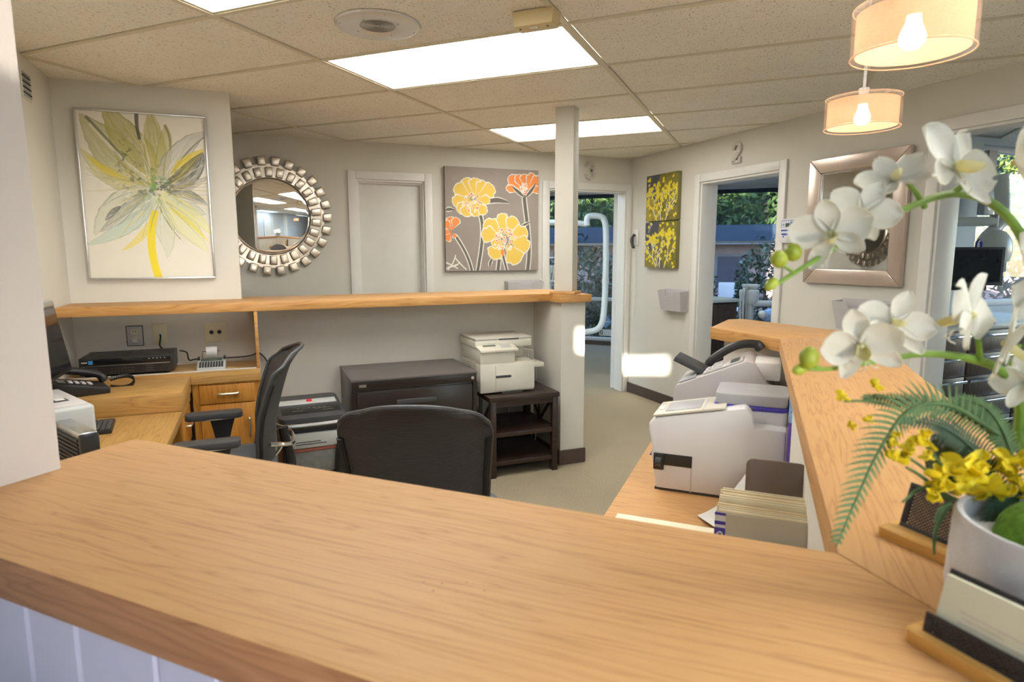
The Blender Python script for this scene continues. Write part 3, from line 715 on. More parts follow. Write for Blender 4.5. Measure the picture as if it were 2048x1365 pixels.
def seg_dist(X, Y, pts):
    """distance to a polyline and the position along it"""
    best = np.full(X.shape, 9.); par = np.zeros(X.shape); side = np.zeros(X.shape); n = len(pts)-1
    for i in range(n):
        a, b = pts[i], pts[i+1]; d = b-a; L2 = d@d+1e-12
        t = np.clip(((X-a[0])*d[0]+(Y-a[1])*d[1])/L2, 0, 1)
        ex = X-a[0]-t*d[0]; ey = Y-a[1]-t*d[1]; q = np.hypot(ex, ey); m = q < best
        best = np.where(m, q, best); par = np.where(m, (i+t)/n, par); side = np.where(m, np.sign(d[0]*ey-d[1]*ex), side)
    return best, par, side
def crop(img, X, Y, path, w):
    b = np.array(bez(path, 12)); x0, y0 = b.min(0)-w; x1, y1 = b.max(0)+w
    cx = np.where((X[0] >= x0) & (X[0] <= x1))[0]; cy = np.where((Y[:, 0] >= y0) & (Y[:, 0] <= y1))[0]
    if len(cx) == 0 or len(cy) == 0: return None
    sl = (slice(cy[0], cy[-1]+1), slice(cx[0], cx[-1]+1)); return img[sl], X[sl], Y[sl]
PW = 1.0
def petal(img, X, Y, path, w, col, a=1., edge=None, streak=.5, seed=0, shape=.8, ew=.25, dry=0.):
    w = w*PW
    cr = crop(img, X, Y, path, w*1.2+.02)
    if cr is None: return
    img, X, Y = cr
    d, p, s = seg_dist(X, Y, bez(path, 12))
    hw = w*np.sin(np.pi*np.clip(p, 0, 1)**shape)**.8*(.93+.14*vnoise(X, Y, 25, seed))+.002
    rel = d/hw; m = sst(1.04, .92, rel)
    st = fbm(rel*s*2.2+seed*3.1, p*1.3, 5, seed); alpha = a*m*(1-streak+streak*1.6*np.clip(st-.1, 0, 1))
    if dry: alpha = alpha*sst(dry-.1, dry+.15, vnoise(rel*s*6+seed, p*2.5, 4, seed+5)+.25*(1-p))
    mixc(img, alpha, col)
    if edge is not None: mixc(img, m*sst(1-ew, .98, rel)*(.35+.65*vnoise(X, Y, 18, seed+9))*.8, edge)
def line(img, X, Y, path, w, col, a=1., taper=0.):
    cr = crop(img, X, Y, path, w*1.3+.01)
    if cr is None: return
    img, X, Y = cr
    d, p, s = seg_dist(X, Y, bez(path, 10)); mixc(img, a*sst(1.15, .75, d/(w*(1-taper*p)+1e-5)), col)
def print_face(name, w, h, img, mat, parent, y, M_=None):
    """grid mesh in local x, z facing -y, top row first"""
    ny, nx = img.shape[:2]
    xs_ = np.linspace(-w/2, w/2, nx+1); zs = np.linspace(h/2, -h/2, ny+1)
    co = np.zeros(((ny+1)*(nx+1), 3)); co[:, 0] = np.tile(xs_, ny+1); co[:, 2] = np.repeat(zs, nx+1); co[:, 1] = y
    i = np.arange(ny*nx); r, c = i//nx, i % nx; a = r*(nx+1)+c
    q = np.stack([a, a+nx+1, a+nx+2, a+1], 1)
    me = bpy.data.meshes.new(name); me.vertices.add(len(co)); me.vertices.foreach_set('co', co.ravel())
    me.loops.add(q.size); me.loops.foreach_set('vertex_index', q.ravel().astype(np.int32)); me.polygons.add(len(q))
    me.polygons.foreach_set('loop_start', (np.arange(len(q))*4).astype(np.int32)); me.update(calc_edges=True)
    at = me.attributes.new('paint', 'FLOAT_COLOR', 'FACE'); at.data.foreach_set('color', np.concatenate([img.reshape(-1, 3), np.ones((len(q), 1))], 1).ravel().astype(np.float32))
    me.materials.append(mat); o = bpy.data.objects.new(name, me); COL.objects.link(o); o.parent = parent; return o
def grid_uv(nx, ny, asp):
    """X to the right 0..1, Y downwards 0..asp"""
    return np.meshgrid((np.arange(nx)+.5)/nx, (np.arange(ny)+.5)/ny*asp)

# ---- framed abstract flower
PW = 1.22
asp = .885/.61
nx, ny = 240, 340
X, Y = grid_uv(nx, ny, asp)
img = np.ones((ny, nx, 3))*lin((226, 220, 204))
mixc(img, .35*fbm(X, Y, 4, 3), (236, 234, 226))
c = (.57, .66)
def P_(x, y): return (x, y*asp)
OL, OLD, YE, GR, DG, LG = (176, 168, 92), (140, 134, 66), (228, 206, 40), (150, 148, 138), (82, 82, 72), (190, 200, 178)
petal(img, X, Y, [c, P_(.30, .28), P_(.16, .15), P_(.03, .02)], .135, (178, 176, 120), .85, (150, 150, 120), .5, 1, .7)
petal(img, X, Y, [c, P_(.46, .25), P_(.34, .12), P_(.20, -.06)], .125, OL, .95, (160, 150, 90), .5, 2, .75)
petal(img, X, Y, [c, P_(.60, .25), P_(.58, .12), P_(.57, -.04)], .085, OL, .95, (236, 230, 210), .55, 3)
petal(img, X, Y, [c, P_(.66, .26), P_(.69, .13), P_(.69, .05)], .05, (186, 180, 112), .8, (130, 130, 60), .5, 4)
line(img, X, Y, [P_(.465, -.02), P_(.45, .07), P_(.47, .145)], .018, DG, .9, .3)
line(img, X, Y, [P_(.08, .04), P_(.2, .14), P_(.33, .26)], .014, (110, 110, 92), .8, .5)
line(img, X, Y, [P_(.68, .06), P_(.74, .14), P_(.69, .26)], .010, OLD, .85, .4)
line(img, X, Y, [P_(.10, .08), P_(.25, .23), P_(.5, .40)], .012, (225, 220, 195), .7, .4)
petal(img, X, Y, [c, P_(.72, .28), P_(.82, .16), P_(1.02, .08)], .075, (196, 192, 180), .9, (108, 104, 92), .6, 5)
line(img, X, Y, [P_(.66, .42), P_(.8, .22), P_(1.0, .115)], .010, (100, 98, 88), .7, .5)
petal(img, X, Y, [P_(.66, .45), P_(.78, .32), P_(.84, .27), P_(.99, .19)], .05, YE, .95, None, .35, 6, .9)
petal(img, X, Y, [c, P_(.78, .42), P_(.9, .33), P_(.98, .21)], .072, (96, 96, 86), .95, (70, 70, 62), .6, 7, 1.05, dry=.08)
petal(img, X, Y, [c, P_(.75, .43), P_(.88, .43), P_(1.01, .36)], .035, (178, 170, 168), .8, (150, 140, 140), .6, 8)
petal(img, X, Y, [c, P_(.72, .47), P_(.86, .47), P_(.99, .545)], .045, (120, 120, 110), .9, (74, 74, 66), .6, 9, 1.1)
petal(img, X, Y, [c, P_(.70, .54), P_(.84, .56), P_(.97, .60)], .045, (196, 200, 186), .85, (92, 96, 84), .6, 10, 1.2)
petal(img, X, Y, [c, P_(.2, .44), P_(.12, .33), P_(.01, .22)], .05, (204, 196, 130), .9, (165, 160, 80), .6, 11)
petal(img, X, Y, [P_(.42, .45), P_(.25, .37), P_(.14, .33), P_(.05, .26)], .024, (218, 198, 60), .95, None, .4, 12)
petal(img, X, Y, [c, P_(.36, .46), P_(.2, .42), P_(.04, .33)], .04, (206, 200, 160), .8, (150, 146, 100), .6, 13)
line(img, X, Y, [P_(.44, .465), P_(.28, .48), P_(.15, .56)], .007, (110, 106, 90), .8, .4)
petal(img, X, Y, [c, P_(.34, .49), P_(.16, .58), P_(.06, .74)], .085, (206, 208, 190), .9, (132, 140, 100), .6, 14)
petal(img, X, Y, [c, P_(.44, .52), P_(.28, .62), P_(.10, .72)], .055, (168, 170, 158), .8, (108, 110, 98), .7, 15, dry=.2)
petal(img, X, Y, [P_(.28, .56), P_(.2, .6), P_(.15, .65)], .02, (80, 80, 70), .8, None, .5, 16, dry=.2)
petal(img, X, Y, [c, P_(.44, .62), P_(.30, .72), P_(-.02, .80)], .06, (190, 206, 190), .85, (160, 180, 160), .5, 17)
petal(img, X, Y, [c, P_(.58, .66), P_(.66, .72), P_(.62, .88)], .07, (208, 212, 186), .7, (170, 176, 140), .6, 18)
petal(img, X, Y, [c, P_(.70, .58), P_(.82, .68), P_(.96, .84)], .09, (222, 222, 170), .85, (190, 192, 130), .5, 19)
petal(img, X, Y, [c, P_(.74, .55), P_(.9, .60), P_(1.02, .74)], .05, (226, 222, 150), .8, (200, 198, 100), .5, 20)
petal(img, X, Y, [P_(.66, .56), P_(.78, .62), P_(.9, .7), P_(.98, .78)], .014, (228, 214, 40), .8, None, .5, 21)
line(img, X, Y, [P_(.59, .56), P_(.63, .66), P_(.74, .76)], .005, (90, 96, 70), .8, .3)
petal(img, X, Y, [P_(.56, .60), P_(.48, .70), P_(.38, .79), P_(.26, .83)], .025, (230, 208, 50), .8, None, .5, 22)
line(img, X, Y, [P_(.55, .60), P_(.47, .74), P_(.50, .90), P_(.535, 1.0)], .034, (236, 214, 10), .98)
rq = random.Random(9)
for k in range(150):
    a_ = rq.uniform(0, 2*math.pi); r0, r1 = rq.uniform(.05, .25), rq.uniform(.25, .62); b_ = a_+rq.uniform(-.25, .25)
    col_ = rq.choice([(150, 144, 82), (196, 190, 140), (232, 228, 214), (232, 228, 214), (120, 118, 100), (206, 190, 70), (176, 180, 160)] if math.sin(a_) < .2 else [(206, 212, 196), (236, 232, 222), (170, 176, 150), (226, 214, 110), (150, 150, 136)])
    line(img, X, Y, [(c[0]+r0*math.cos(a_), c[1]+r0*math.sin(a_)), (c[0]+.6*r1*math.cos(b_), c[1]+.6*r1*math.sin(b_)), (c[0]+r1*math.cos(b_), c[1]+r1*math.sin(b_))], rq.uniform(.002, .010), col_, rq.uniform(.25, .65), .7)
mixc(img, .95*sst(.54, .64, fbm(X, Y, 16, 30))*np.exp(-(((X-.53)/.26)**2+((Y-.60)/.15)**2)*1.2), (96, 92, 78))
mixc(img, .9*sst(.62, .70, fbm(X, Y, 26, 33))*np.exp(-(((X-.36)/.08)**2+((Y-.45)/.2)**2)), (80, 80, 66))
mixc(img, sst(.5, .62, fbm(X, Y, 22, 31))*np.exp(-(((X-.585)/.10)**2+((Y-.635)/.13)**2)*1.4), (120, 164, 92))
mixc(img, .8*sst(.62, .68, fbm(X, Y, 40, 35))*np.exp(-(((X-.6)/.14)**2+((Y-.66)/.10)**2)), (232, 228, 212))
M['paint'] = vcol_mat('painted_print', .35); M['canvas'] = vcol_mat('canvas_print', .75, .15)
pt = thing('flower_painting', 'framed abstract flower painting in olive, grey and yellow', 'painting', (-3.998, -1.331, 1.717))
print_face('artwork', .606, .882, img, M['paint'], pt, -.026)
for a in ((-.313, .313, -.451, -.441), (-.313, .313, .441, .451), (-.313, -.303, -.441, .441), (.303, .313, -.441, .441)):
    BX(a[0], a[1], -.036, 0, a[2], a[3], b=.002).obj('frame_bar', M['steel'], pt)
BX(-.303, .303, -.0255, -.002, -.441, .441).obj('backing', M['white'], pt, smooth=0)

# ---- canvas with three flowers
PW = 1.0
nx = ny = 230; X, Y = grid_uv(nx, ny, 1.015)
img = np.ones((ny, nx, 3))*lin((156, 144, 136)); mixc(img, .5*fbm(X, Y, 9, 4), (176, 164, 154)); mixc(img, .3*fbm(X, Y, 3, 8), (146, 134, 124))
ST, WH, YC, OC = (112, 106, 98), (240, 236, 226), (240, 202, 92), (248, 150, 78)
def stem(path, w=.016):
    line(img, X, Y, path, w+.010, WH); line(img, X, Y, path, w, ST)
def leaf(path, w):
    petal(img, X, Y, path, w+.008, WH, 1, None, 0, 1); petal(img, X, Y, path, w, ST, 1, None, 0, 1)
stem([(.36, .45), (.42, .6), (.36, .85), (.33, 1.02)]); stem([(.84, .26), (.86, .5), (.93, .72), (.88, 1.02)], .02)
stem([(.11, .68), (.18, .78), (.24, .88), (.27, 1.02)], .013); stem([(.58, .82), (.56, .92), (.55, 1.02)], .018)
stem([(.60, .84), (.62, .92), (.65, 1.02)], .012)
leaf([(.36, .355), (.5, .29), (.6, .31), (.68, .335)], .022); leaf([(.78, .585), (.86, .54), (.91, .52)], .01); leaf([(.46, .98), (.46, .93), (.5, .88)], .012)
leaf([(0, .425), (.05, .40), (.09, .42)], .014); leaf([(.36, .40), (.40, .42), (.44, .46)], .012)
rs = random.Random(5)
def blossom(cx, cy, col, petals, rim=.012):
    for k, (a, r, w) in enumerate(petals):
        q = random.Random(k*7+int(cx*100))
        lobes = [(a, r*1.03, w*.62), (a-w*150, r*q.uniform(.86, .98), w*.50), (a+w*150, r*q.uniform(.86, .98), w*.50)]
        for wd, c_, e in ((rim, WH, 1.035), (0, col, 1.0)):
            for la, lr_, lw in lobes:
                la = R(la); dx, dy = math.cos(la), math.sin(la)
                petal(img, X, Y, [(cx+.16*r*dx, cy+.16*r*dy), (cx+.55*lr_*dx, cy+.55*lr_*dy), (cx+.97*lr_*dx, cy+.97*lr_*dy), (cx+e*lr_*dx, cy+e*lr_*dy)], lw+wd, c_, 1, None, .0 if wd else .1, k+3, 2.0)
def seeds(cx, cy, r, n, cols):
    for k in range(n):
        a = rs.random()*6.28; q = r*math.sqrt(rs.random()); x, y = cx+q*math.cos(a), cy+q*math.sin(a); s = rs.uniform(.007, .013)
        d = np.hypot(X-x, Y-y); mixc(img, sst(s+.006, s+.003, d), WH); mixc(img, sst(s+.001, s-.002, d), rs.choice(cols))
blossom(.29, .30, YC, [(-115, .20, .075), (-150, .21, .07), (-80, .19, .075), (-50, .20, .07), (-25, .24, .07), (5, .17, .05), (170, .21, .06), (140, .20, .06), (120, .19, .06), (75, .17, .07), (48, .19, .05)])
seeds(.27, .345, .09, 34, [(248, 160, 100), (250, 210, 110), (246, 140, 90), (240, 230, 200)])
blossom(.63, .70, YC, [(-98, .25, .075), (-140, .27, .075), (-165, .25, .075), (-65, .24, .065), (-20, .25, .085), (15, .27, .085), (60, .27, .09), (130, .23, .08), (160, .15, .05)])
seeds(.63, .70, .125, 60, [(248, 160, 100), (250, 210, 110), (246, 140, 90), (240, 230, 200), (252, 190, 120)])
petal(img, X, Y, [(.60, .80), (.60, .84), (.605, .87)], .02, OC, 1, WH, 0, 2)
blossom(.85, .22, OC, [(-160, .19, .05), (-140, .22, .06), (-118, .18, .05), (-90, .17, .06), (-62, .20, .06), (-40, .22, .06), (-12, .17, .04), (190, .20, .035)], .010)
seeds(.84, .19, .055, 22, [(252, 120, 70), (250, 180, 130), (240, 230, 210)])
leaf([(.84, .27), (.76, .21), (.71, .17)], .014); leaf([(.86, .27), (.93, .2), (.97, .13)], .014)
blossom(.07, .63, OC, [(-100, .14, .05), (-70, .14, .05), (-130, .12, .05), (175, .1, .05), (130, .1, .05), (60, .06, .03)], .010)
for pth in ([(0, .93), (.05, .95), (.12, .99)], [(.02, 1.0), (.08, .94), (.10, .86)], [(.03, .97), (.10, .98), (.14, .93)], [(.10, .89), (.15, .95), (.21, 1.0)], [(.0, .99), (.06, .97), (.11, .95)]): line(img, X, Y, pth, .006, WH)
ct = thing('flower_canvas', 'square taupe canvas with large yellow and orange flowers on the far wall', 'canvas', (-1.469, -.001, 1.70))
print_face('artwork', .888, .902, img, M['canvas'], ct, -.0362)
BX(-.444, .444, -.036, 0, -.451, .451, b=.003).obj('stretched_canvas', pm('canvas_edge', (.28, .24, .21), .8), ct)

# ---- two canvases with yellow sprigs
def sprigs(seed, top):
    r = random.Random(seed); nx, ny = 100, 88; X, Y = grid_uv(nx, ny, .88)
    img = np.ones((ny, nx, 3))*lin((120, 112, 52)); mixc(img, .6*fbm(X, Y, 14, seed), (164, 150, 60)); mixc(img, .7*sst(.6, .7, fbm(X, Y, 34, seed+4)), (70, 62, 36))
    sl = sst(.03, -.03, X-(.46 if top else .50)+.10*np.sin(Y*5)); mixc(img, sl, (78, 80, 86)); mixc(img, sl*.5*fbm(X, Y, 20, seed+7), (100, 100, 102))
    if top: d = np.hypot(X-.12, Y-.78); mixc(img, sst(.36, .33, d), (176, 158, 60)); mixc(img, sst(.35, .34, d)*sst(.62, .7, fbm(X, Y, 40, 3)), (90, 80, 40))
    else: mixc(img, sst(.03, -.03, X-.45)*sst(.5, .6, Y)*.9, (150, 136, 60))
    W = (232, 226, 198); Yl = (236, 214, 52)
    def br(x, y, a, L, w, depth):
        x2, y2 = x+L*math.cos(a), y+L*math.sin(a); mid = ((x+x2)/2+r.uniform(-.03, .03), (y+y2)/2)
        line(img, X, Y, [(x, y), mid, (x2, y2)], w, W)
        if depth:
            for s in (-1, 1): br(x2, y2, a+s*r.uniform(.25, .6), L*r.uniform(.6, .85), w*.75, depth-1)
        for k in range(2 if depth else 3):
            u = r.uniform(.3, 1.15); lx, ly = x+(x2-x)*u+r.uniform(-.05, .05), y+(y2-y)*u+r.uniform(-.05, .05); la = a+r.uniform(-1.4, 1.4)
            for q in (-.7, 0, .7): petal(img, X, Y, [(lx, ly), (lx+.03*math.cos(la+q), ly+.03*math.sin(la+q)), (lx+.055*math.cos(la+q), ly+.055*math.sin(la+q))], .013, Yl, 1, None, .1, k)
    for x, a in ((.5, -1.62), (.62, -1.15), (.40, -2.1)): br(x, .93, a, .27, .013, 3)
    for k in range(46):
        lx, ly, la = r.uniform(.03, .97), r.uniform(.02, .86), r.uniform(0, 6.28)
        for q in (-.7, 0, .7): petal(img, X, Y, [(lx, ly), (lx+.03*math.cos(la+q), ly+.03*math.sin(la+q)), (lx+.055*math.cos(la+q), ly+.055*math.sin(la+q))], .013, Yl, 1, None, .1, k)
    for k in range(7):
        lx, ly, la = r.uniform(.1, .9), r.uniform(.1, .85), r.uniform(-2.4, -.7); line(img, X, Y, [(lx, ly), (lx+.12*math.cos(la), ly+.12*math.sin(la)), (lx+.2*math.cos(la+.3), ly+.2*math.sin(la+.3))], .007, W)
    return img
for lb, z, s, tp in (('upper of two slate and olive canvases with yellow sprigs', 1.902, 11, True), ('lower of two slate and olive canvases with yellow sprigs', 1.478, 23, False)):
    t = thing('sprig_canvas', lb, 'canvas', (-.001, -.552, z), RW, group='yellow sprig canvases')
    print_face('artwork', .47, .413, sprigs(s, tp), M['canvas'], t, -.0402)
    BX(-.235, .235, -.040, 0, -.2065, .2065, b=.003).obj('stretched_canvas', pm('sprig_canvas_edge', (.22, .20, .07), .8), t)
# ================================================================ left desk and what stands on it
M['oak'] = wood('honey_oak_desk', (.36, .19, .055), (.50, .28, .085), (.58, .35, .12), .35, 1.6)
M['oaky'] = wood('honey_oak_desk_y', (.36, .19, .055), (.50, .28, .085), (.58, .35, .12), .35, 1.6, axis=1)
M['amber'] = wood('amber_cabinet', (.38, .15, .02), (.50, .215, .035), (.56, .26, .05), .38, 1.4, axis=2)
M['brass'] = pm('aged_handle', (.62, .57, .46), .35, .8, var=.08)
M['strip'] = pm('pale_edge_strip', (.66, .64, .60), .4)
wt = thing('side_worktop', 'narrow oak worktop with a pale strip along its front, carrying the receiver', 'worktop')
BX(-4.409, -3.474, -1.645, -1.332, .70, .768, b=.002).obj('slab', M['oak'], wt)
BX(-4.409, -3.494, -1.643, -1.628, .768, .7745, b=.001).obj('edge_strip', M['strip'], wt)
def bar_handle(parent, p, d, length, axis, out, name='handle'):
    """bow handle: centre p, along axis, standing out by vector"""
    a = Vector(axis).normalized()*length/2; o = Vector(out); p = Vector(p)
    return MB().tube(smoothpts([p-a, p-a+o*.8, p-a*.7+o, p+a*.7+o, p+a+o*.8, p+a], 3), .0065, 8, flat=.7).obj(name, M['brass'], parent)
cb = thing('desk_cabinet', 'amber wood cabinet with one drawer above a door, under the worktop', 'cabinet')
BX(-3.825, -3.478, -1.63, -1.345, .05, .70).obj('body', M['amber'], cb, smooth=0); BX(-3.82, -3.49, -1.60, -1.36, 0, .05).obj('plinth', M['base'], cb, smooth=0)
dr = BX(-3.790, -3.512, -1.642, -1.63, .585, .688, b=.002).obj('drawer', M['amber'], cb); bar_handle(dr, (-3.645, -1.642, .640), 0, .10, (1, 0, 0), (0, -.02, 0))
dd = BX(-3.790, -3.512, -1.642, -1.63, .07, .578, b=.002).obj('door', M['amber'], cb); bar_handle(dd, (-3.545, -1.642, .44), 0, .10, (0, 0, 1), (0, -.02, 0))
ld = thing('corner_desk', 'oak corner desk with a raised back part and a lower keyboard deck', 'desk')
BX(-4.409, -3.828, -2.10, -1.646, .665, .752, b=.002).obj('raised_top', M['oak'], ld)
BX(-4.409, -3.832, -3.70, -2.102, .62, .662, b=.002).obj('keyboard_deck', M['oaky'], ld)
BX(-4.409, -3.835, -2.10, -1.648, .62, .664).obj('apron', M['oak'], ld, smooth=0)
BX(-4.40, -3.86, -3.70, -3.66, 0, .62).obj('end_panel', M['oak'], ld, smooth=0)
pd = thing('drawer_pedestal', 'oak drawer pedestal under the raised part of the corner desk', 'drawers')
BX(-4.39, -3.85, -2.09, -1.655, 0, .618).obj('body', M['amber'], pd, smooth=0)
for k, z in enumerate((.42, .21, .03)):
    d_ = BX(-3.85, -3.838, -2.08, -1.665, z, z+.185, b=.002).obj('drawer', M['amber'], pd); bar_handle(d_, (-3.838, -1.86, z+.12), 0, .10, (0, 1, 0), (.022, 0, 0))

# receiver
rc = thing('av_receiver', 'black audio receiver on the oak worktop', 'receiver', (-4.123, -1.50, .7745))
M['recv'] = pm('receiver_black', (.022, .021, .022), .35, var=.15)
BX(-.212, .212, -.118, .13, .010, .098, b=.003).obj('case', M['recv'], rc)
BX(-.213, .213, -.128, -.118, .008, .099, b=.004).obj('front_panel', M['recv'], rc)
BX(-.205, .205, -.1295, -.127, .062, .092, b=.001).obj('display_window', pm('display_gloss', (.01, .01, .011), .08), rc)
BX(-.20, .20, -.1300, -.128, .055, .058).obj('trim_line', M['steel'], rc, smooth=0)
BX(-.170, -.150, -.1310, -.129, .066, .086, b=.0005).obj('sticker', pm('cyan_sticker', (.04, .25, .55), .5), rc)
BX(-.200, -.175, -.1305, -.129, .075, .079).obj('brand_mark', M['white'], rc, smooth=0)
MB().cyl((.168, -.128, .030), (.168, -.145, .030), .019, .017, 28).obj('volume_knob', M['recv'], rc)
for k in range(5): MB().ell((.105+.018*k, -.130, .083), .0028, .002, .0028, 8, 6).obj('button', M['chrome'], rc)
kb_ = MB()
for k in range(7):
    for j in range(2): kb_.box(-.075+k*.016, -.065+k*.016, -.1305, -.128, .022+j*.014, .028+j*.014)
for j in range(3): kb_.box(.085, .12, -.1305, -.128, .018+j*.012, .024+j*.012); kb_.box(-.17, -.13, -.1305, -.128, .018+j*.012, .021+j*.012)
kb_.obj('buttons', M['dkgrey'], rc, smooth=0)
vn = MB()
for k in range(14): vn.box(-.19+k*.014, -.182+k*.014, -.09, .10, .0975, .0988)
vn.obj('vent_slots', M['black'], rc, smooth=0)
for x in (-.18, .18):
    for y in (-.1, .11): MB().cyl((x, y, 0), (x, y, .011), .016, n=14).obj('foot', M['black'], rc)
# adding machine
am = thing('adding_machine', 'small grey printing calculator with a paper roll', 'calculator', (-3.725, -1.545, .769), 0)
M['agrey'] = pm('calculator_grey', (.50, .51, .50), .4, var=.04)
MB().prism([(-.085, 0), (.075, 0), (.075, .05), (.03, .052), (-.085, .016)], -.072, .072, 'x', b=.004).obj('body', M['agrey'], am)
Ms = Matrix.Translation((0, -.085, .017)) @ Matrix.Rotation(R(17.5), 4, 'X')
ks = MB()
for r in range(4):
    for c in range(9): ks.box(-.060+c*.0138, -.050+c*.0138, .008+r*.0165, .020+r*.0165, 0, .005, b=.001, M=Ms)
ks.obj('keys', M['dkgrey'], am)
BX(-.055, .055, .085, .112, .001, .004, M=Ms).obj('display', M['lcd'], am, smooth=0)
MB().cyl((-.026, .045, .088), (.030, .045, .088), .029, n=24).obj('paper_roll', M['white'], am)
MB().tube([(-.048, .045, .05), (-.048, .045, .09), (.040, .045, .09)], .002, 6).obj('roll_arm', M['black'], am)
for s in (-1, 1): BX(s*.066-.006, s*.066+.006, .01, .06, .045, .062, b=.003).obj('side_clip', M['black'], am)
tag(MB().tube(smoothpts([(-3.895, -1.41, .86), (-3.86, -1.40, .845), (-3.85, -1.395, .80), (-3.80, -1.37, .80), (-3.60, -1.36, .795), (-3.52, -1.355, .80), (-3.47, -1.36, .81), (-3.42, -1.40, .72), (-3.40, -1.42, .5), (-3.40, -1.42, .2), (-3.4, -1.42, .004)], 6), .004, 8).obj('power_cable', M['black']), 'thin black cable running from the receiver past the divider to the floor', 'cable')

# desk phone
dp = thing('desk_phone', 'black desk telephone with a handset and coiled cord', 'telephone', (-4.275, -1.92, .752), R(-70))
MB().prism([(-.11, 0), (.11, 0), (.11, .028), (-.11, .075)], -.10, .10, 'x', b=.006).obj('body', M['black'], dp)
Mp = Matrix.Translation((0, .11, .029)) @ Matrix.Rotation(R(-12), 4, 'X')
ph = MB()
for r in range(4):
    for c in range(3): ph.box(-.005+c*.024, .013+c*.024, -.16+r*.026, -.143+r*.026, .001, .006, b=.001, M=Mp)
ph.obj('keys', M['pocket'], dp)
BX(.0, .085, -.205, -.172, .002, .004, M=Mp).obj('display', M['lcd'], dp, smooth=0)
hs = MB().tube(smoothpts([(-.062, -.105, .075), (-.062, -.09, .108), (-.062, 0, .098), (-.062, .085, .072), (-.062, .115, .035)], 6), [.014]+[.021]*4+[.018]*16+[.021]*3+[.014], 10).obj('handset', M['black'], dp)
hk_ = MB()
for r in range(8): hk_.box(-.07, -.054, -.07+r*.018, -.06+r*.018, .111-.0028*r, .121-.0036*r, b=.002)
hk_.obj('handset_keys', M['pocket'], hs)
cc = []
for k in range(240):
    u = k/239; a = k*1.05
    base = Vector((-.062+.03*math.sin(u*3.1), .13+.10*math.sin(u*3.14), .03-.03*u+.02*math.sin(u*6))); cc.append(base+Vector((.009*math.cos(a), .004, .009*math.sin(a)+.008)))
MB().tube(cc, .003, 5).obj('coiled_cord', M['black'], dp)

# monitor seen edge-on
mo = thing('desk_monitor', 'black screen with a silver top edge, mostly hidden by the near wall end', 'monitor', (-4.325, -2.17, .662), R(90))
Mm = Matrix.Translation((0, 0, .365)) @ Matrix.Rotation(R(-9), 4, 'X')
# local x along the wall, local -y faces into the room
BX(-.20, .20, -.012, .035, -.16, .16, b=.006, M=Mm).obj('back_shell', M['steel'], mo)
BX(-.195, .195, -.020, -.012, -.155, .150, b=.003, M=Mm).obj('bezel', M['black'], mo); BX(-.2, .2, -.022, .036, .145, .168, b=.004, M=Mm).obj('top_bezel', M['steel'], mo)
BX(-.18, .18, -.0215, -.0195, -.138, .138, M=Mm).obj('screen', pm('dark_screen', (.012, .012, .014), .12), mo, smooth=0)
BX(-.03, .03, .02, .05, .0, .34, b=.006).obj('stand', M['dkgrey'], mo); BX(-.11, .11, -.07, .09, 0, .014, b=.004).obj('foot', M['dkgrey'], mo)
# grey scanner body and dark ribbed device, cut by the wall end
sb = thing('grey_desktop_device', 'light grey boxy desktop device with a rounded front edge, below the dark screen', 'printer', (-4.057, -2.674, .662), R(28))
BX(-.15, 0, 0, .42, .0, .188, b=.014, seg=3).obj('body', M['agrey'], sb)
BX(-.14, -.012, .02, .40, .186, .191, b=.003).obj('top_panel', M['pocket'], sb); BX(-.10, -.05, .12, .17, .189, .195, b=.002).obj('latch', M['dkgrey'], sb); BX(-.09, -.06, .128, .162, .194, .197, b=.001).obj('label_window', M['white'], sb)
td = thing('ribbed_desktop_device', 'dark device with ribbed sides and a silver top edge, nearest the wall end', 'device', (-4.05, -2.955, .662), R(119.4))
BX(0, .255, -.052, 0, 0, .135, b=.006).obj('body', M['dkgrey'], td)
BX(0, .255, -.054, .002, .125, .148, b=.006).obj('top_edge', M['steel'], td)
BX(-.012, .012, -.055, .003, .004, .142, b=.006).obj('front_block', M['black'], td)
for k in range(8): BX(.02, .25, -.001, .006, .010+k*.0148, .018+k*.0148, b=.002).obj('rib', M['dkgrey'], td)
kb = thing('keyboard', 'black computer keyboard on the lower desk deck', 'keyboard', (-4.13, -2.31, .662), R(96))
BX(-.10, .10, -.055, .055, 0, .018, b=.004).obj('case', M['black'], kb)
kk = MB()
for r in range(5):
    for c in range(10): kk.box(-.095+c*.019, -.079+c*.019, -.048+r*.019, -.032+r*.019, .017, .023, b=.002, seg=1)
kk.obj('keys', M['dkgrey'], kb)
# ================================================================ floor-standing things along the half wall
M['espresso'] = wood('espresso_wood', (.020, .010, .007), (.030, .016, .011), (.042, .024, .017), .3, 1.2)
M['cabblk'] = pm('black_cabinet_enamel', (.022, .015, .013), .3, var=.1)
M['cabtop'] = pm('cabinet_top', (.13, .115, .11), .35, var=.05)
fc = thing('file_cabinet', 'low black two drawer file cabinet against the half wall', 'cabinet', (-2.633, -1.605, 0))
MB().box(-.372, .372, -.235, .25, .02, .685, b=.002).obj('carcass', M['cabblk'], fc); BX(-.375, .375, -.25, .25, .685, .70, b=.003).obj('top', M['cabtop'], fc)
BX(-.372, .372, -.246, -.235, .635, .685, b=.001).obj('top_rail', M['cabblk'], fc)
for x in (-.362, .362): BX(x-.012, x+.012, -.246, -.235, .02, .635).obj('stile', M['cabblk'], fc, smooth=0)
for z in (.335, .03):
    d_ = BX(-.345, .345, -.243, -.232, z, z+.29, b=.004).obj('drawer', M['cabblk'], fc); BX(-.12, .12, -.252, -.243, z+.2, z+.23, b=.004).obj('pull', M['dkgrey'], d_)
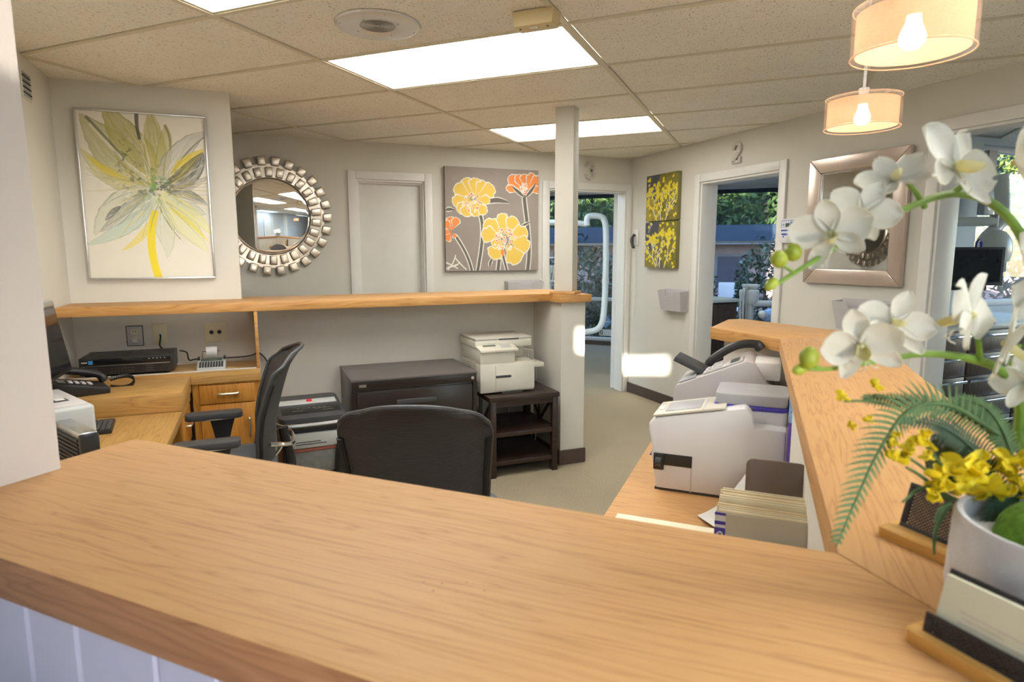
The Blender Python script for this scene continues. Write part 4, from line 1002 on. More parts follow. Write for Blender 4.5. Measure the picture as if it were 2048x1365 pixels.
MB().cyl((.345, -.246, .660), (.345, -.252, .660), .010, n=18).obj('lock', M['chrome'], fc); BX(-.33, -.29, -.2475, -.245, .652, .668).obj('brand_plate', M['steel'], fc, smooth=0)
# shredder
sr = thing('paper_shredder', 'black paper shredder with a silver stripe and a red sticker', 'shredder', (-3.235, -1.76, 0), R(3))
MB().prism([(-.19, .02), (.155, .02), (.165, .50), (-.20, .50)], -.165, .165, 'x', b=.012).obj('body', M['black'], sr)
Mt = Matrix.Translation((0, -.02, .50)) @ Matrix.Rotation(R(7), 4, 'X')
MB().prism(rrect(-.175, .175, -.19, .19, .04), 0, .065, b=.012, M=Mt).obj('head', M['dkgrey'], sr)
BX(-.155, .155, .02, .095, .064, .068, b=.001, M=Mt).obj('silver_stripe', M['agrey'], sr)
BX(-.155, .155, -.125, -.02, .064, .067, b=.001, M=Mt).obj('control_panel', M['black'], sr)
mk = MB()
for k in range(6): mk.box(-.07+k*.028, -.055+k*.028, -.05, -.046, .067, .0676, M=Mt)
mk.box(.02, .11, -.066, -.062, .067, .0676, M=Mt); mk.box(-.10, -.04, -.085, -.082, .067, .0676, M=Mt); mk.box(.06, .12, -.095, -.091, .067, .0676, M=Mt); mk.obj('control_marks', M['steel'], sr, smooth=0)
MB().cyl((.01, .065, .067), (.01, .065, .076), .017, .012, 18, M=Mt).obj('red_sticker', pm('red_plastic', (.6, .02, .02), .4), sr)
MB().tube(smoothpts([(-.16, -.195, .03), (-.08, -.207, .03), (.08, -.207, .03), (.16, -.195, .03)], 5), .010, 8, M=Mt).obj('chrome_lip', M['steel'], sr)
for s in (-1, 1): MB().tube(smoothpts([(s*.162, -.205, .50), (s*.150, -.225, .42), (s*.128, -.22, .32), (s*.12, -.21, .05)], 5), [.020]*6+[.026]*10, 10).obj('side_arm', M['black'], sr)
MB().prism([(-.135, .455), (.135, .455), (.115, .375), (-.115, .375)], -.222, -.19, 'y', b=.006).obj('handle_plate', M['agrey'], sr)
tx = MB(); tx.box(-.1, .03, -.2235, -.2215, .408, .412); tx.box(-.1, .06, -.2235, -.2215, .396, .400); tx.obj('plate_print', M['dkgrey'], sr, smooth=0)
BX(-.112, .112, -.214, -.19, .355, .372, b=.003).obj('red_strip', pm('dusty_red', (.42, .12, .09), .5), sr)
MB().prism([(-.112, .353), (.112, .353), (.10, .23), (-.10, .23)], -.209, -.19, 'y', b=.004).obj('bin_window', pm('smoky_window', (.20, .20, .19), .35, var=.15, scale=40), sr)
for x in (-.14, .14):
    for y in (-.16, .12): MB().cyl((x, y, .0), (x, y, .022), .016, n=12).obj('foot', M['black'], sr)

# printer cart
ct_ = thing('printer_cart', 'dark espresso wooden cart with two shelves and X-shaped sides', 'cart', (-1.940, -1.615, 0))
hw, hd = .232, .235
for sx in (-1, 1):
    for sy in (-1, 1): BX(sx*hw-.019*(1+sx), sx*hw+.019*(1-sx), sy*hd-.019*(1+sy), sy*hd+.019*(1-sy), 0, .492, b=.002).obj('leg', M['espresso'], ct_)
BX(-hw-.008, hw+.008, -hd-.008, hd, .492, .522, b=.002).obj('top', M['espresso'], ct_)
BX(-hw+.038, hw-.038, -hd+.006, -hd+.022, .455, .492).obj('apron', M['espresso'], ct_, smooth=0)
for z in (.26, .075): BX(-hw+.002, hw-.002, -hd+.006, hd-.006, z, z+.030, b=.002).obj('shelf', M['espresso'], ct_)
for sx in (-1, 1):
    x = sx*(hw-.019)
    for y0, y1 in ((-hd+.03, 0), (hd-.03, 0)): MB().cyl((x, y0, .49), (x, y1, .29), .011, n=8).obj('side_brace', M['espresso'], ct_)
    BX(x-.008, x+.008, -.01, .01, .29, .49).obj('side_upright', M['espresso'], ct_, smooth=0)
# multifunction printer
M['ivory'] = pm('ivory_plastic', (.66, .63, .54), .42, var=.02)
M['ivoryd'] = pm('darker_ivory_plastic', (.56, .53, .46), .45, var=.02)  # slightly darker ivory for the tray, lid and side vents
mp = thing('multifunction_printer', 'ivory multifunction laser printer on the dark cart', 'printer', (-2.022, -1.565, .522))
BX(-.185, .185, -.20, .175, .01, .20, b=.008).obj('body', M['ivory'], mp)
MB().box(-.185, .05, -.20, .175, .195, .285, b=.006).box(.05, .185, -.02, .175, .195, .285, b=.004).obj('upper_body', M['ivory'], mp)
BX(.052, .18, -.195, -.02, .199, .203).obj('output_tray', M['ivoryd'], mp, smooth=0)
MB().prism([(-.215, .27), (-.05, .300), (-.05, .318), (-.215, .285)], -.187, .07, 'x', b=.003).obj('control_panel', M['ivory'], mp)
pm_ = Matrix.Translation((0, -.215, .2852)) @ Matrix.Rotation(R(11.3), 4, 'X')
cb_ = MB(); cb_.box(-.145, -.06, .07, .09, 0, .003, M=pm_)
cb_.obj('panel_display', M['lcd'], mp, smooth=0)
cb_ = MB()
for r in range(3):
    for c in range(4): cb_.box(-.03+c*.018, -.018+c*.018, .035+r*.028, .05+r*.028, 0, .004, b=.001, M=pm_)
cb_.obj('panel_keys', M['pocket'], mp)
MB().box(-.19, .20, -.12, .185, .285, .335, b=.006).obj('scanner_bed', M['ivory'], mp)
MB().box(-.19, .20, -.12, .185, .335, .350, b=.005).obj('scanner_lid', M['ivoryd'], mp)
BX(-.03, .11, -.1212, -.11, .333, .342, b=.002).obj('lid_grip', M['dkgrey'], mp)
MB().prism(rrect(-.085, .182, .02, .185, .012), -.207, -.198, 'y', b=.002).obj('front_door', M['ivory'], mp)
BX(-.085, .02, -.209, -.206, .105, .120, b=.001).obj('label_bar', M['dkgrey'], mp); BX(-.04, .10, -.202, -.19, .0, .012).obj('tray_lip', M['dkgrey'], mp, smooth=0)
vs_ = MB()
for k in range(9): vs_.box(-.1868, -.184, -.12, .04, .07+k*.016, .076+k*.016)
vs_.obj('side_vents', M['ivoryd'], mp, smooth=0)
BX(.186, .300, -.10, .12, .135, .165, b=.004).obj('bypass_tray', M['ivory'], mp)
MB().tube(smoothpts([(.20, .10, .165), (.20, .10, .225), (.21, .10, .235), (.275, .06, .225), (.285, .05, .215), (.285, .05, .165)], 4), .004, 8).obj('paper_guide', M['ivory'], mp)
gd = MB()
for k in range(5): gd.box(.215+k*.013, .220+k*.013, .085-k*.008, .089-k*.008, .165, .215)
gd.obj('guide_slats', M['ivory'], mp, smooth=0)
for x in (-.15, .15):
    for y in (-.16, .14): MB().cyl((x, y, 0), (x, y, .011), .015, n=12).obj('foot', M['dkgrey'], mp)
lw = MB()
tag(MB().tube(smoothpts([(-1.69, -1.45, .66), (-1.675, -1.45, .45), (-1.675, -1.44, .2), (-1.68, -1.42, .006)], 5), .004, 6).obj('printer_cable', M['pocket']), 'grey cable dropping behind the printer cart', 'cable')
wc = thing('white_corrugated_panel', 'white ribbed panel standing behind the cart', 'panel', (-1.80, -1.352, 0))
for k in range(6): BX(-.06+k*.022, -.042+k*.022, -.008, .008, .105, .60, b=.002).obj('rib', M['white'], wc)
# ================================================================ office chairs
def mesh_fabric():
    m, N, L, P = nodes('chair_mesh')
    v = coords(N, L); w = N.new('ShaderNodeTexWave'); w.bands_direction = 'Z'; w.inputs['Scale'].default_value = 60; w.inputs['Distortion'].default_value = .3; L.new(v, w.inputs['Vector'])
    r = ramp(N, [(.2, (.035, .032, .031)), (.8, (.085, .078, .076))]); L.new(w.outputs['Fac'], r.inputs['Fac']); L.new(r.outputs['Color'], P.inputs['Base Color'])
    P.inputs['Roughness'].default_value = .75; bump_n(N, L, w.outputs['Fac'], .5, .002, P); return m
M['mesh'] = mesh_fabric()
M['seatf'] = pm('seat_fabric', (.10, .105, .115), .85, var=.1, scale=80, bump=.3, bscale=500)
def office_chair(label, loc, rz, arms=True):
    t = thing('office_chair', label, 'chair', loc, rz, 'black mesh office chairs')
    # local +y is where the sitter faces
    MB().prism(rrect(-.245, .245, -.225, .24, .09, 6), .425, .495, b=.022, seg=3).obj('seat', M['seatf'], t)
    BX(-.15, .15, -.15, .12, .375, .424, b=.015).obj('mechanism', M['black'], t)
    MB().cyl((0, 0, .10), (0, 0, .38), .026, .02, 16).obj('gas_column', M['black'], t)
    leg = None
    for k in range(5):
        a = 2*math.pi*k/5+.3
        if leg is None:
            o = MB().prism([(0, .075), (.27, .055), (.28, .075), (.02, .125)], -.018, .018, 'y', b=.006).obj('base_leg', M['black'], t); leg = o.data
            w = MB().cyl((.27, -.022, .028), (.27, .022, .028), .028, n=16).cyl((.27, 0, .028), (.265, 0, .07), .008, n=8).obj('caster', M['dkgrey'], t); cw_ = w.data
        else:
            o = bpy.data.objects.new('base_leg', leg); COL.objects.link(o); o.parent = t
            w = bpy.data.objects.new('caster', cw_); COL.objects.link(w); w.parent = t
        o.rotation_euler = w.rotation_euler = (0, 0, a)
    MB().lathe([(0, .07), (.045, .07), (.05, .12), (.03, .13), (0, .13)], 20).obj('hub', M['black'], t)
    # backrest: half width, y and forward curl by height
    prof = [(.50, .19, -.215), (.56, .205, -.225), (.64, .212, -.228), (.72, .215, -.24), (.80, .220, -.262), (.87, .224, -.285), (.915, .219, -.303), (.945, .205, -.322), (.970, .178, -.343), (.986, .13, -.362)]
    rows = []; rim_l, rim_r = [], []
    def bp(s, hwid, y, z): return Vector((s*hwid, y+.075*abs(s)**2.2*(1 if z < .93 else .75), z+.012*max(0, (z-.8)/.19)-.026*abs(s)**2.4*max(0, (z-.78)/.2)))
    for (z, hw_, y) in prof:
        rows.append([bp(-1+2*k/12, hw_, y, z) for k in range(13)])
    MB().sheet(rows, .006).obj('mesh_back', M['mesh'], t, smooth=60)
    rim = [r[0] for r in rows]+[q for q in rows[-1][1:-1]]+[r[-1] for r in reversed(rows)]
    MB().tube(smoothpts(rim, 3), .0085, 8).obj('back_frame', M['dkgrey'], t)
    MB().tube(smoothpts([r[0]+Vector((.004, -.012, 0)) for r in rows[:6]], 3), .014, 8, flat=.8).obj('side_rail', M['black'], t)
    MB().tube(smoothpts([r[-1]+Vector((-.004, -.012, 0)) for r in rows[:6]], 3), .014, 8, flat=.8).obj('side_rail', M['black'], t)
    MB().tube(smoothpts([(0, -.10, .40), (0, -.24, .40), (0, -.285, .46), (0, -.27, .56), (0, -.262, .62)], 4), .022, 10).obj('back_spine', M['black'], t)
    MB().tube(smoothpts([(-.19, -.20, .60), (-.12, -.285, .575), (0, -.305, .565), (.12, -.285, .575), (.19, -.20, .60)], 4), .010, 8).obj('lumbar_bar', M['chrome'], t)
    MB().tube(smoothpts([(.17, -.19, .60), (.175, -.25, .57), (.165, -.27, .52), (.17, -.24, .46), (.17, -.20, .42)], 4), .009, 8).obj('tension_lever', M['chrome'], t)
    for s in (-1, 1) if arms else ():
        ap = MB().prism(rrect(-.042, .042, -.11, .14, .03), .630, .660, b=.010, M=Matrix.Translation((s*.255, .02, 0))).obj('arm_pad', M['dkgrey'], t)
        MB().tube([(s*.255+.040*math.cos(a), .035+.122*math.sin(a), .631) for a in [q*math.pi/16 for q in range(32)]], .003, 6, closed=True).obj('pad_trim', M['chrome'], ap)
        MB().prism([(-.055, .628), (.055, .628), (.045, .58), (.03, .50), (.045, .40), (-.045, .40), (-.02, .50), (-.04, .58)], s*.255-.016, s*.255+.016, 'x', b=.006).obj('arm_post', M['black'], t)
        BX(s*.12, s*.27, -.03, .03, .385, .41, b=.005).obj('arm_bracket', M['black'], t)
    return t
office_chair('black mesh office chair seen from the side, facing the corner desk', (-3.655, -2.42, 0), R(90))
ch2 = office_chair('black mesh office chair seen from behind, in front of the file cabinet', (-2.957, -3.315, 0), R(-21), arms=False)
ch2.scale = (1.05, 1.05, .975)
# ================================================================ side desk below the counter and the machines on it
def at(px, py, d):
    """point of the place that the photograph shows at a pixel, d metres in front of the lens"""
    return cam.matrix_world @ Vector(((px-1024)/1255*d, -(py-682.5)/1255*d, -d))
DZ = .76
sd_ = thing('printer_desk', 'narrow oak desk tucked under the side counter', 'desk', fB(0, 0), RB)
MB().prism([(1.0, -5.69), (1.40, -5.69), (1.40, -4.19), (1.22, -4.02), (.985, -4.02)], DZ-.04, DZ, b=.002).obj('desk_top', M['counter'], sd_)
for y in (-5.66, -4.9, -4.1): BX(1.04, 1.20 if y > -4.2 else 1.38, y-.012, y+.012, 0, DZ-.04).obj('support_panel', M['oak'], sd_, smooth=0)
# label printer / cheque scanner
M['wplast'] = pm('cool_white_plastic', (.78, .78, .81), .35, var=.015)
M['violet'] = pm('violet_blue_trim', (.07, .05, .42), .35, var=.05)
M['lidgrey'] = pm('lid_grey', (.42, .42, .44), .4, var=.03)
lp = thing('label_printer', 'large white office machine with a grey lid rimmed in violet blue', 'office machine', fB(1.057, -4.59, DZ), RB)
MB().prism([(.022, .006), (.345, .006), (.345, .200), (.268, .203), (.262, .236), (.246, .252), (.02, .205), (0, .188), (0, .168), (.012, .116), (.008, .098), (.012, .080)], 0, .155, 'y', b=.006).obj('body', M['wplast'], lp)
BX(.02, .34, .005, .15, 0, .007).obj('underside', M['dkgrey'], lp, smooth=0)
sl = Matrix.Translation((.012, 0, .2045)) @ Matrix.Rotation(R(-11.5), 4, 'Y')
MB().box(.0, .19, -.001, .155, .001, .008, b=.003, M=sl).obj('top_cover', M['ivory'], lp)
BX(.030, .125, .020, .128, .0078, .0095, b=.001, M=sl).obj('tray_window', M['lidgrey'], lp); BX(.005, .022, .05, .10, .0078, .009, b=.001, M=sl).obj('cover_tab', M['white'], lp)
BX(.132, .136, .0, .154, .0075, .0088, M=sl).obj('cover_seam', M['pocket'], lp, smooth=0)
lb_ = MB().prism(rrect(.165, .348, .050, .215, .02), .195, .235, b=.003).obj('lid_base', M['wplast'], lp)
MB().prism(rrect(.162, .351, .047, .218, .022), .235, .246, b=.003).obj('violet_rim', M['violet'], lb_)
MB().prism(rrect(.166, .347, .051, .214, .02), .246, .276, b=.008, seg=3).obj('lid', M['lidgrey'], lb_)
BX(.245, .275, .12, .132, .2755, .2768).obj('lid_mark', M['pocket'], lb_, smooth=0); MB().ell((.26, .048, .240), .005, .003, .005, 8, 6).obj('catch', M['dkgrey'], lb_)
BX(.018, .118, -.002, .02, .074, .106, b=.001).obj('slot', M['black'], lp)
MB().box(.016, .044, -.006, .02, .060, .106, b=.002).obj('lever_plate', M['black'], lp); MB().cyl((.022, -.004, .083), (.038, -.004, .083), .013, n=18).obj('thumb_wheel', M['dkgrey'], lp)
MB().tube([(.006, .01, .096), (.006, .07, .096), (.008, .15, .096)], .003, 6).obj('violet_line', M['violet'], lp)
MB().prism([(.008, .098), (.03, .116), (.03, .098)], .005, .15, 'y').obj('paper_exit', M['lidgrey'], lp)
BX(.115, .118, -.0012, .002, .006, .1).obj('seam', M['pocket'], lp, smooth=0)
# fax machine
M['fax'] = pm('warm_grey_fax_plastic', (.50, .47, .465), .42, var=.02)
fx = thing('fax_machine', 'grey fax machine with a black handset, behind the white machine', 'fax machine', fB(1.075, -4.28, DZ), RB)
MB().prism([(0, .005), (.285, .005), (.295, .225), (.235, .318), (.215, .325), (.01, .235), (0, .22)], 0, .215, 'y', b=.006).obj('body', M['fax'], fx)
sf = Matrix.Translation((.01, 0, .2365)) @ Matrix.Rotation(R(-23.3), 4, 'Y')
BX(.006, .06, .012, .20, .0, .004, b=.001, M=sf).obj('scanner_strip', M['lidgrey'], fx)
BX(.085, .21, .015, .11, .0, .005, b=.001, M=sf).obj('control_panel', M['fax'], fx)
fk = MB()
for r in range(4):
    for c in range(4): fk.ell((.10+c*.014, .03+r*.018, .006), .0055, .0065, .004, 8, 5, M=sf)
fk.obj('keys', M['pocket'], fx); BX(.172, .20, .03, .09, .004, .007, M=sf).obj('display', M['lcd'], fx, smooth=0)
MB().tube(smoothpts([(.075, .165, .245), (.10, .165, .295), (.17, .165, .345), (.23, .165, .355), (.25, .165, .338)], 5), [.012]*4+[.014]*12+[.017]*4+[.012], 10).obj('handset', M['black'], fx)
tr = Matrix.Translation((.085, .05, .26)) @ Matrix.Rotation(R(24), 4, 'Y')
BX(-.105, .0, .0, .11, 0, .016, b=.003, M=tr).obj('document_tray', M['dkgrey'], fx)
BX(.235, .31, .03, .16, .262, .318, b=.006, M=Matrix.Rotation(R(-8), 4, 'Y', ) if False else None).obj('paper_cassette', M['white'], fx)
MB().prism([(.11, .165), (.205, .165), (.205, .185), (.11, .185)], -.002, .006, 'y').obj('side_grip', M['lidgrey'], fx)
MB().tube(smoothpts([(.29, .06, .21), (.305, .05, .20), (.30, .03, .17), (.315, .0, .12), (.318, -.02, .05)], 5), .003, 6).obj('cable', M['black'], fx)
# canister behind
M['viol2'] = pm('violet_label', (.10, .05, .32), .4, var=.3, scale=60)
cn = thing('wipes_canister', 'slim violet and blue canister squeezed behind the white machine', 'canister', fB(1.426, -4.60, 0))
MB().cyl((0, 0, .76), (0, 0, .99), .022, n=20).obj('body', M['viol2'], cn); MB().cyl((0, 0, .99), (0, 0, 1.05), .0215, n=20).obj('upper_label', pm('blue_label', (.25, .42, .70), .4, var=.3, scale=80), cn); MB().cyl((0, 0, 1.05), (0, 0, 1.075), .018, .014, 20).obj('cap', M['white'], cn)
# folders
M['manila'] = pm('manila_card', (.86, .74, .50), .7, var=.06, scale=30)
M['manila2'] = pm('manila_card_pale', (.90, .82, .62), .7, var=.06, scale=30)
M['buff'] = pm('buff_card', (.60, .54, .42), .7, var=.03)
M['pink'] = pm('pink_tab', (.62, .05, .22), .6)
rr = random.Random(3); y = -5.262
for k in range(14):
    th_ = .0062 if k else .003
    h_ = .236 if k == 0 else rr.uniform(.232, .246); x0 = 1.288+(0 if k == 0 else rr.uniform(0, .006))
    lab = {0: 'buff front folder of the upright row with a violet letter sticker', 13: 'rearmost folder of the upright row, next to the brown panel'}.get(k, 'upright manila file folder between the front and rear ones of the row')
    f_ = thing('file_folder', lab, 'folder', fB(x0, y, DZ), RB, 'file folders upright on the side desk')
    mt = M['buff'] if k == 0 else (M['manila'] if k % 2 else M['manila2'])
    MB().box(0, 1.424-x0, 0, .0012, 0, h_, b=.0004, seg=1).obj('front_cover', mt, f_, smooth=0); MB().box(0, 1.424-x0, th_-.0016, th_-.0004, 0, h_+.002, b=.0004, seg=1).obj('rear_cover', mt, f_, smooth=0)
    if k: MB().box(.002, 1.42-x0, .0013, th_-.0017, .004, h_-.006).obj('pages', M['manila2'], f_, smooth=0)
    if k == 0:
        for z, hh in ((.216, .006), (.185, .026), (.160, .006), (.232, .004)): BX(-.0008, .016, -.0006, .0004, z, z+hh).obj('sticker', M['violet'], f_, smooth=0)
        BX(-.0006, .0155, -.0004, .0003, .14, .234).obj('sticker_ground', M['white'], f_, smooth=0)
        MB().tube([(.008+.0042*math.cos(a), -.001, .198+.0062*math.sin(a)) for a in [q*math.pi/10 for q in range(20)]], .0012, 5, closed=True).obj('letter_o', M['white'], f_)
    elif k in (11, 12): BX(-.0006, .012, -.0004, .0003, .20, .236).obj('tab', M['pink'], f_, smooth=0)
    y += th_+.0014
bf = thing('blue_folder', 'blue folder with white pages in front of the upright row', 'folder', fB(1.29, -5.282, DZ), RB)
BX(.05, .118, -.006, -.003, 0, .197).obj('cover', pm('sky_blue_card', (.10, .30, .62), .5), bf, smooth=0); BX(0, .134, -.002, .014, 0, .190).obj('pages', M['white'], bf, smooth=0)
tag(MB().prism(rrect(0, .10, 0, .285, .012), 0, .006, 'y', b=.002, M=Matrix.Rotation(R(-5), 4, 'X')).obj('brown_panel', pm('brown_panel_plastic', (.20, .15, .125), .35, var=.03), loc=fB(1.326, -5.135, DZ), rz=RB), 'brown rounded upright panel behind the row of folders', 'panel')
sh_ = []
for i in range(7):
    r_ = []
    for j in range(6):
        a_, b_ = i/6, j/5
        p = Vector((1.208, -4.733, .763)).lerp(Vector((1.322, -4.60, .86)), a_); q_ = Vector((1.33, -4.95, .80)).lerp(Vector((1.40, -4.83, .885)), a_)
        w_ = p.lerp(q_, b_); r_.append(fB(w_.x, w_.y, w_.z-.025*math.sin(math.pi*a_)))
    sh_.append(r_)
tag(MB().sheet(sh_, .0005).obj('loose_paper', M['white']), 'curling white sheet sticking out from behind the folders', 'paper')
en = thing('manila_envelopes', 'flat manila envelopes lying at the near edge of the side desk', 'envelopes', fB(1.03, -5.14, DZ), RB)
for k in range(3): BX(.0+.004*k, .245-.003*k, .0, .292-.006*k, .0005+k*.011, .0105+k*.011, b=.001).obj('envelope', M['manila2'] if k != 1 else M['manila'], en)
# ================================================================ orchid arrangement on the counter
def stone_mat():
    m, N, L, P = nodes('grey_concrete_pot'); v = coords(N, L); n = noise_n(N, L, v, 60, 6, .7); n2 = noise_n(N, L, v, 500, 2)
    r = ramp(N, [(.3, (.54, .52, .52)), (.7, (.63, .605, .605))]); L.new(n.outputs['Fac'], r.inputs['Fac']); L.new(r.outputs['Color'], P.inputs['Base Color'])
    P.inputs['Roughness'].default_value = .85; bump_n(N, L, n2.outputs['Fac'], .3, .001, P); return m
M['stone'] = stone_mat()
def petal_mat(name, base, tip, rough=.5, tr=.35):
    m, N, L, P = nodes(name); v = coords(N, L); n = noise_n(N, L, v, 70, 3)
    r = ramp(N, [(.3, base), (.7, tip)]); L.new(n.outputs['Fac'], r.inputs['Fac']); L.new(r.outputs['Color'], P.inputs['Base Color']); P.inputs['Roughness'].default_value = rough
    t = N.new('ShaderNodeBsdfTranslucent'); L.new(r.outputs['Color'], t.inputs['Color']); mx = N.new('ShaderNodeMixShader'); mx.inputs[0].default_value = tr
    L.new(P.outputs[0], mx.inputs[1]); L.new(t.outputs[0], mx.inputs[2]); L.new(mx.outputs[0], N['Material Output'].inputs['Surface']); return m
M['petal'] = petal_mat('orchid_white', (.80, .77, .66), (.88, .86, .78))
M['lipy'] = petal_mat('orchid_lip_yellow', (.82, .74, .32), (.86, .82, .55))
M['stem'] = pm('orchid_stem_green', (.20, .34, .045), .5, var=.2, scale=60)
M['bud'] = pm('orchid_bud', (.36, .42, .035), .45, var=.2, scale=50)
M['fern'] = petal_mat('fern_green', (.075, .15, .05), (.14, .24, .09), .6, .25)
M['fernd'] = petal_mat('dark_fern_green', (.02, .055, .03), (.05, .10, .05), .6, .2)
M['moss'] = pm('green_moss', (.10, .22, .012), .95, var=.35, scale=120, bump=1, bscale=300)
M['yflower'] = petal_mat('yellow_blossom', (.86, .66, .01), (.90, .76, .03), .5, .3)
M['oleaf'] = pm('olive_leaf', (.06, .065, .012), .4, var=.2)
PC = fB(1.566, -5.732, CT)
pl = thing('orchid_arrangement', 'white orchid with fern and yellow blossoms in a round grey stone pot', 'potted plant', PC)
PI_ = PC.copy()
def loc(p): return Vector(p)-PI_
MB().lathe([(0, .0), (.066, .0), (.073, .006), (.0755, .018), (.0735, .074), (.0715, .077), (.0675, .076), (.067, .060), (0, .055)], 48).obj('pot', M['stone'], pl)
ms = MB().ell((.008, -.004, .060), .056, .056, .034, 24, 12).obj('moss', M['moss'], pl)
def stem_obj(name, pts, r0, r1, mat):
    q = smoothpts([loc(at(*p)) if len(p) == 3 and abs(p[0]) > 5 else Vector(p) for p in pts], 6); n = len(q)
    return MB().tube(q, [r0+(r1-r0)*i/(n-1) for i in range(n)], 8).obj(name, mat, pl)
stem_obj('flower_stem', [(.03, .02, .06), (2062, 760, .56), (2068, 600, .55), (2046, 480, .54), (1985, 408, .53), (1905, 388, .525), (1810, 418, .52), (1715, 470, .51), (1620, 527, .50), (1548, 572, .495)], .0052, .0016, M['stem'])
stem_obj('flower_stem', [(.035, .0, .06), (2052, 900, .54), (2040, 810, .54), (2005, 745, .53), (1940, 718, .52), (1850, 708, .515), (1760, 722, .51), (1660, 738, .50), (1592, 738, .495)], .0055, .0012, M['stem'])
for a, b in (((1905, 388, .525), (1945, 345, .52)), ((1850, 415, .525), (1805, 355, .515)), ((1960, 722, .52), (1945, 640, .50)), ((2010, 745, .53), (2040, 690, .52)), ((2046, 480, .54), (2060, 420, .53))):
    stem_obj('flower_stalk', [a, ((a[0]+b[0])/2+4, (a[1]+b[1])/2, (a[2]+b[2])/2), b], .0026, .0016, M['stem'])
def bud(px, py, d, s, k=1.15, tilt=0):
    Mb = Matrix.Translation(loc(at(px, py, d))) @ Matrix.Rotation(R(tilt), 4, 'Y'); MB().ell((0, 0, 0), s, s*.9, s*k, 16, 10, M=Mb).obj('bud', M['bud'], pl)
bud(1558, 519, .49, .0072, .9, 60); bud(1586, 505, .50, .0075, .9, 70); bud(1618, 716, .49, .0078); bud(1668, 699, .50, .0076); bud(1543, 569, .49, .0045, 1.5, 60); bud(1600, 739, .495, .0045, 1.6, 80)
stem_obj('flower_stalk', [(1588, 545, .495), (1572, 536, .49), (1565, 528, .49)], .0014, .001, M['stem']); stem_obj('flower_stalk', [(1650, 739, .50), (1632, 733, .495), (1622, 724, .49)], .0014, .001, M['stem'])
def petal_rows(L_, W_, cup=.25, curl=.15, nl=8, nw=6, tipw=.35):
    rows = []
    for i in range(nl+1):
        t = i/nl; w = W_*(math.sin(math.pi*(t*.93+.05))**.75)*(.75+.5*t) if t < 1 else W_*.12
        rows.append([Vector((t*L_, (-1+2*j/nw)*w/2, cup*W_*((-1+2*j/nw)**2)*.5+curl*L_*t*t)) for j in range(nw+1)])
    return rows
CR, CU, CB = [cam.matrix_world.to_3x3() @ Vector(v) for v in ((1, 0, 0), (0, 1, 0), (0, 0, 1))]
def orchid(px, py, d, s, face, roll, seed):
    s *= .84
    r = random.Random(seed); z = (CR*face[0]+CU*face[1]+CB*face[2]).normalized(); x = CU.cross(z).normalized(); y_ = z.cross(x)
    Rm = Matrix((x, y_, z)).transposed().to_4x4(); Mf = Matrix.Translation(loc(at(px, py, d))) @ Rm @ Matrix.Rotation(R(roll), 4, 'Z')
    c = MB().ell((0, 0, .002*s/.03), s*.11, s*.11, s*.16, 10, 7, M=Mf).obj('orchid_flower', M['lipy'], pl)
    for a, l, w, cup, cu in ((90, 1.0, .62, .3, .10), (14, 1.05, .95, .25, .05), (166, 1.05, .95, .25, .05), (222, 1.0, .52, .3, .08), (318, 1.0, .52, .3, .08)):
        MB().sheet(petal_rows(s*l*r.uniform(.94, 1.08), s*w*r.uniform(.92, 1.08), cup, cu+r.uniform(-.22, .22)), .0005, M=Mf @ Matrix.Rotation(R(a+r.uniform(-8, 8)), 4, 'Z') @ Matrix.Rotation(R(r.uniform(-6, 14)), 4, 'Y').inverted()).obj('petal', M['petal'], c, smooth=70)
    MB().sheet(petal_rows(s*.55, s*.34, 1.1, .5), .0005, M=Mf @ Matrix.Rotation(R(270), 4, 'Z') @ Matrix.Rotation(R(-35), 4, 'Y')).obj('lip', M['lipy'], c, smooth=70)
    for k in (-1, 1): MB().tube(smoothpts([Mf @ Vector((0, -s*.35, s*.3)), Mf @ Vector((k*s*.12, -s*.55, s*.42)), Mf @ Vector((k*s*.22, -s*.62, s*.30))], 4), s*.018, 5).obj('lip_tendril', M['petal'], c)
for k, a in enumerate([(1664, 468, .495, .034, (-.55, -.1, .75), 12), (1722, 428, .50, .031, (-.35, .15, .85), -25), (1790, 360, .505, .031, (-.45, .45, .65), 30), (1905, 335, .50, .046, (.35, .05, .75), -28),
                       (2030, 325, .515, .042, (.65, .1, .55), 10), (1722, 690, .485, .034, (-.35, -.35, .85), 18), (1788, 648, .49, .033, (-.1, .35, .9), -20), (1945, 630, .49, .042, (-.55, .05, -.7), 15),
                       (2010, 688, .50, .036, (.6, -.3, .6), -20), (2056, 530, .52, .034, (.3, .2, .8), 40), (2062, 600, .52, .034, (.2, -.3, .8), -15), (2058, 760, .52, .03, (-.5, -.2, .8), 20)]):
    orchid(*a, k+1)
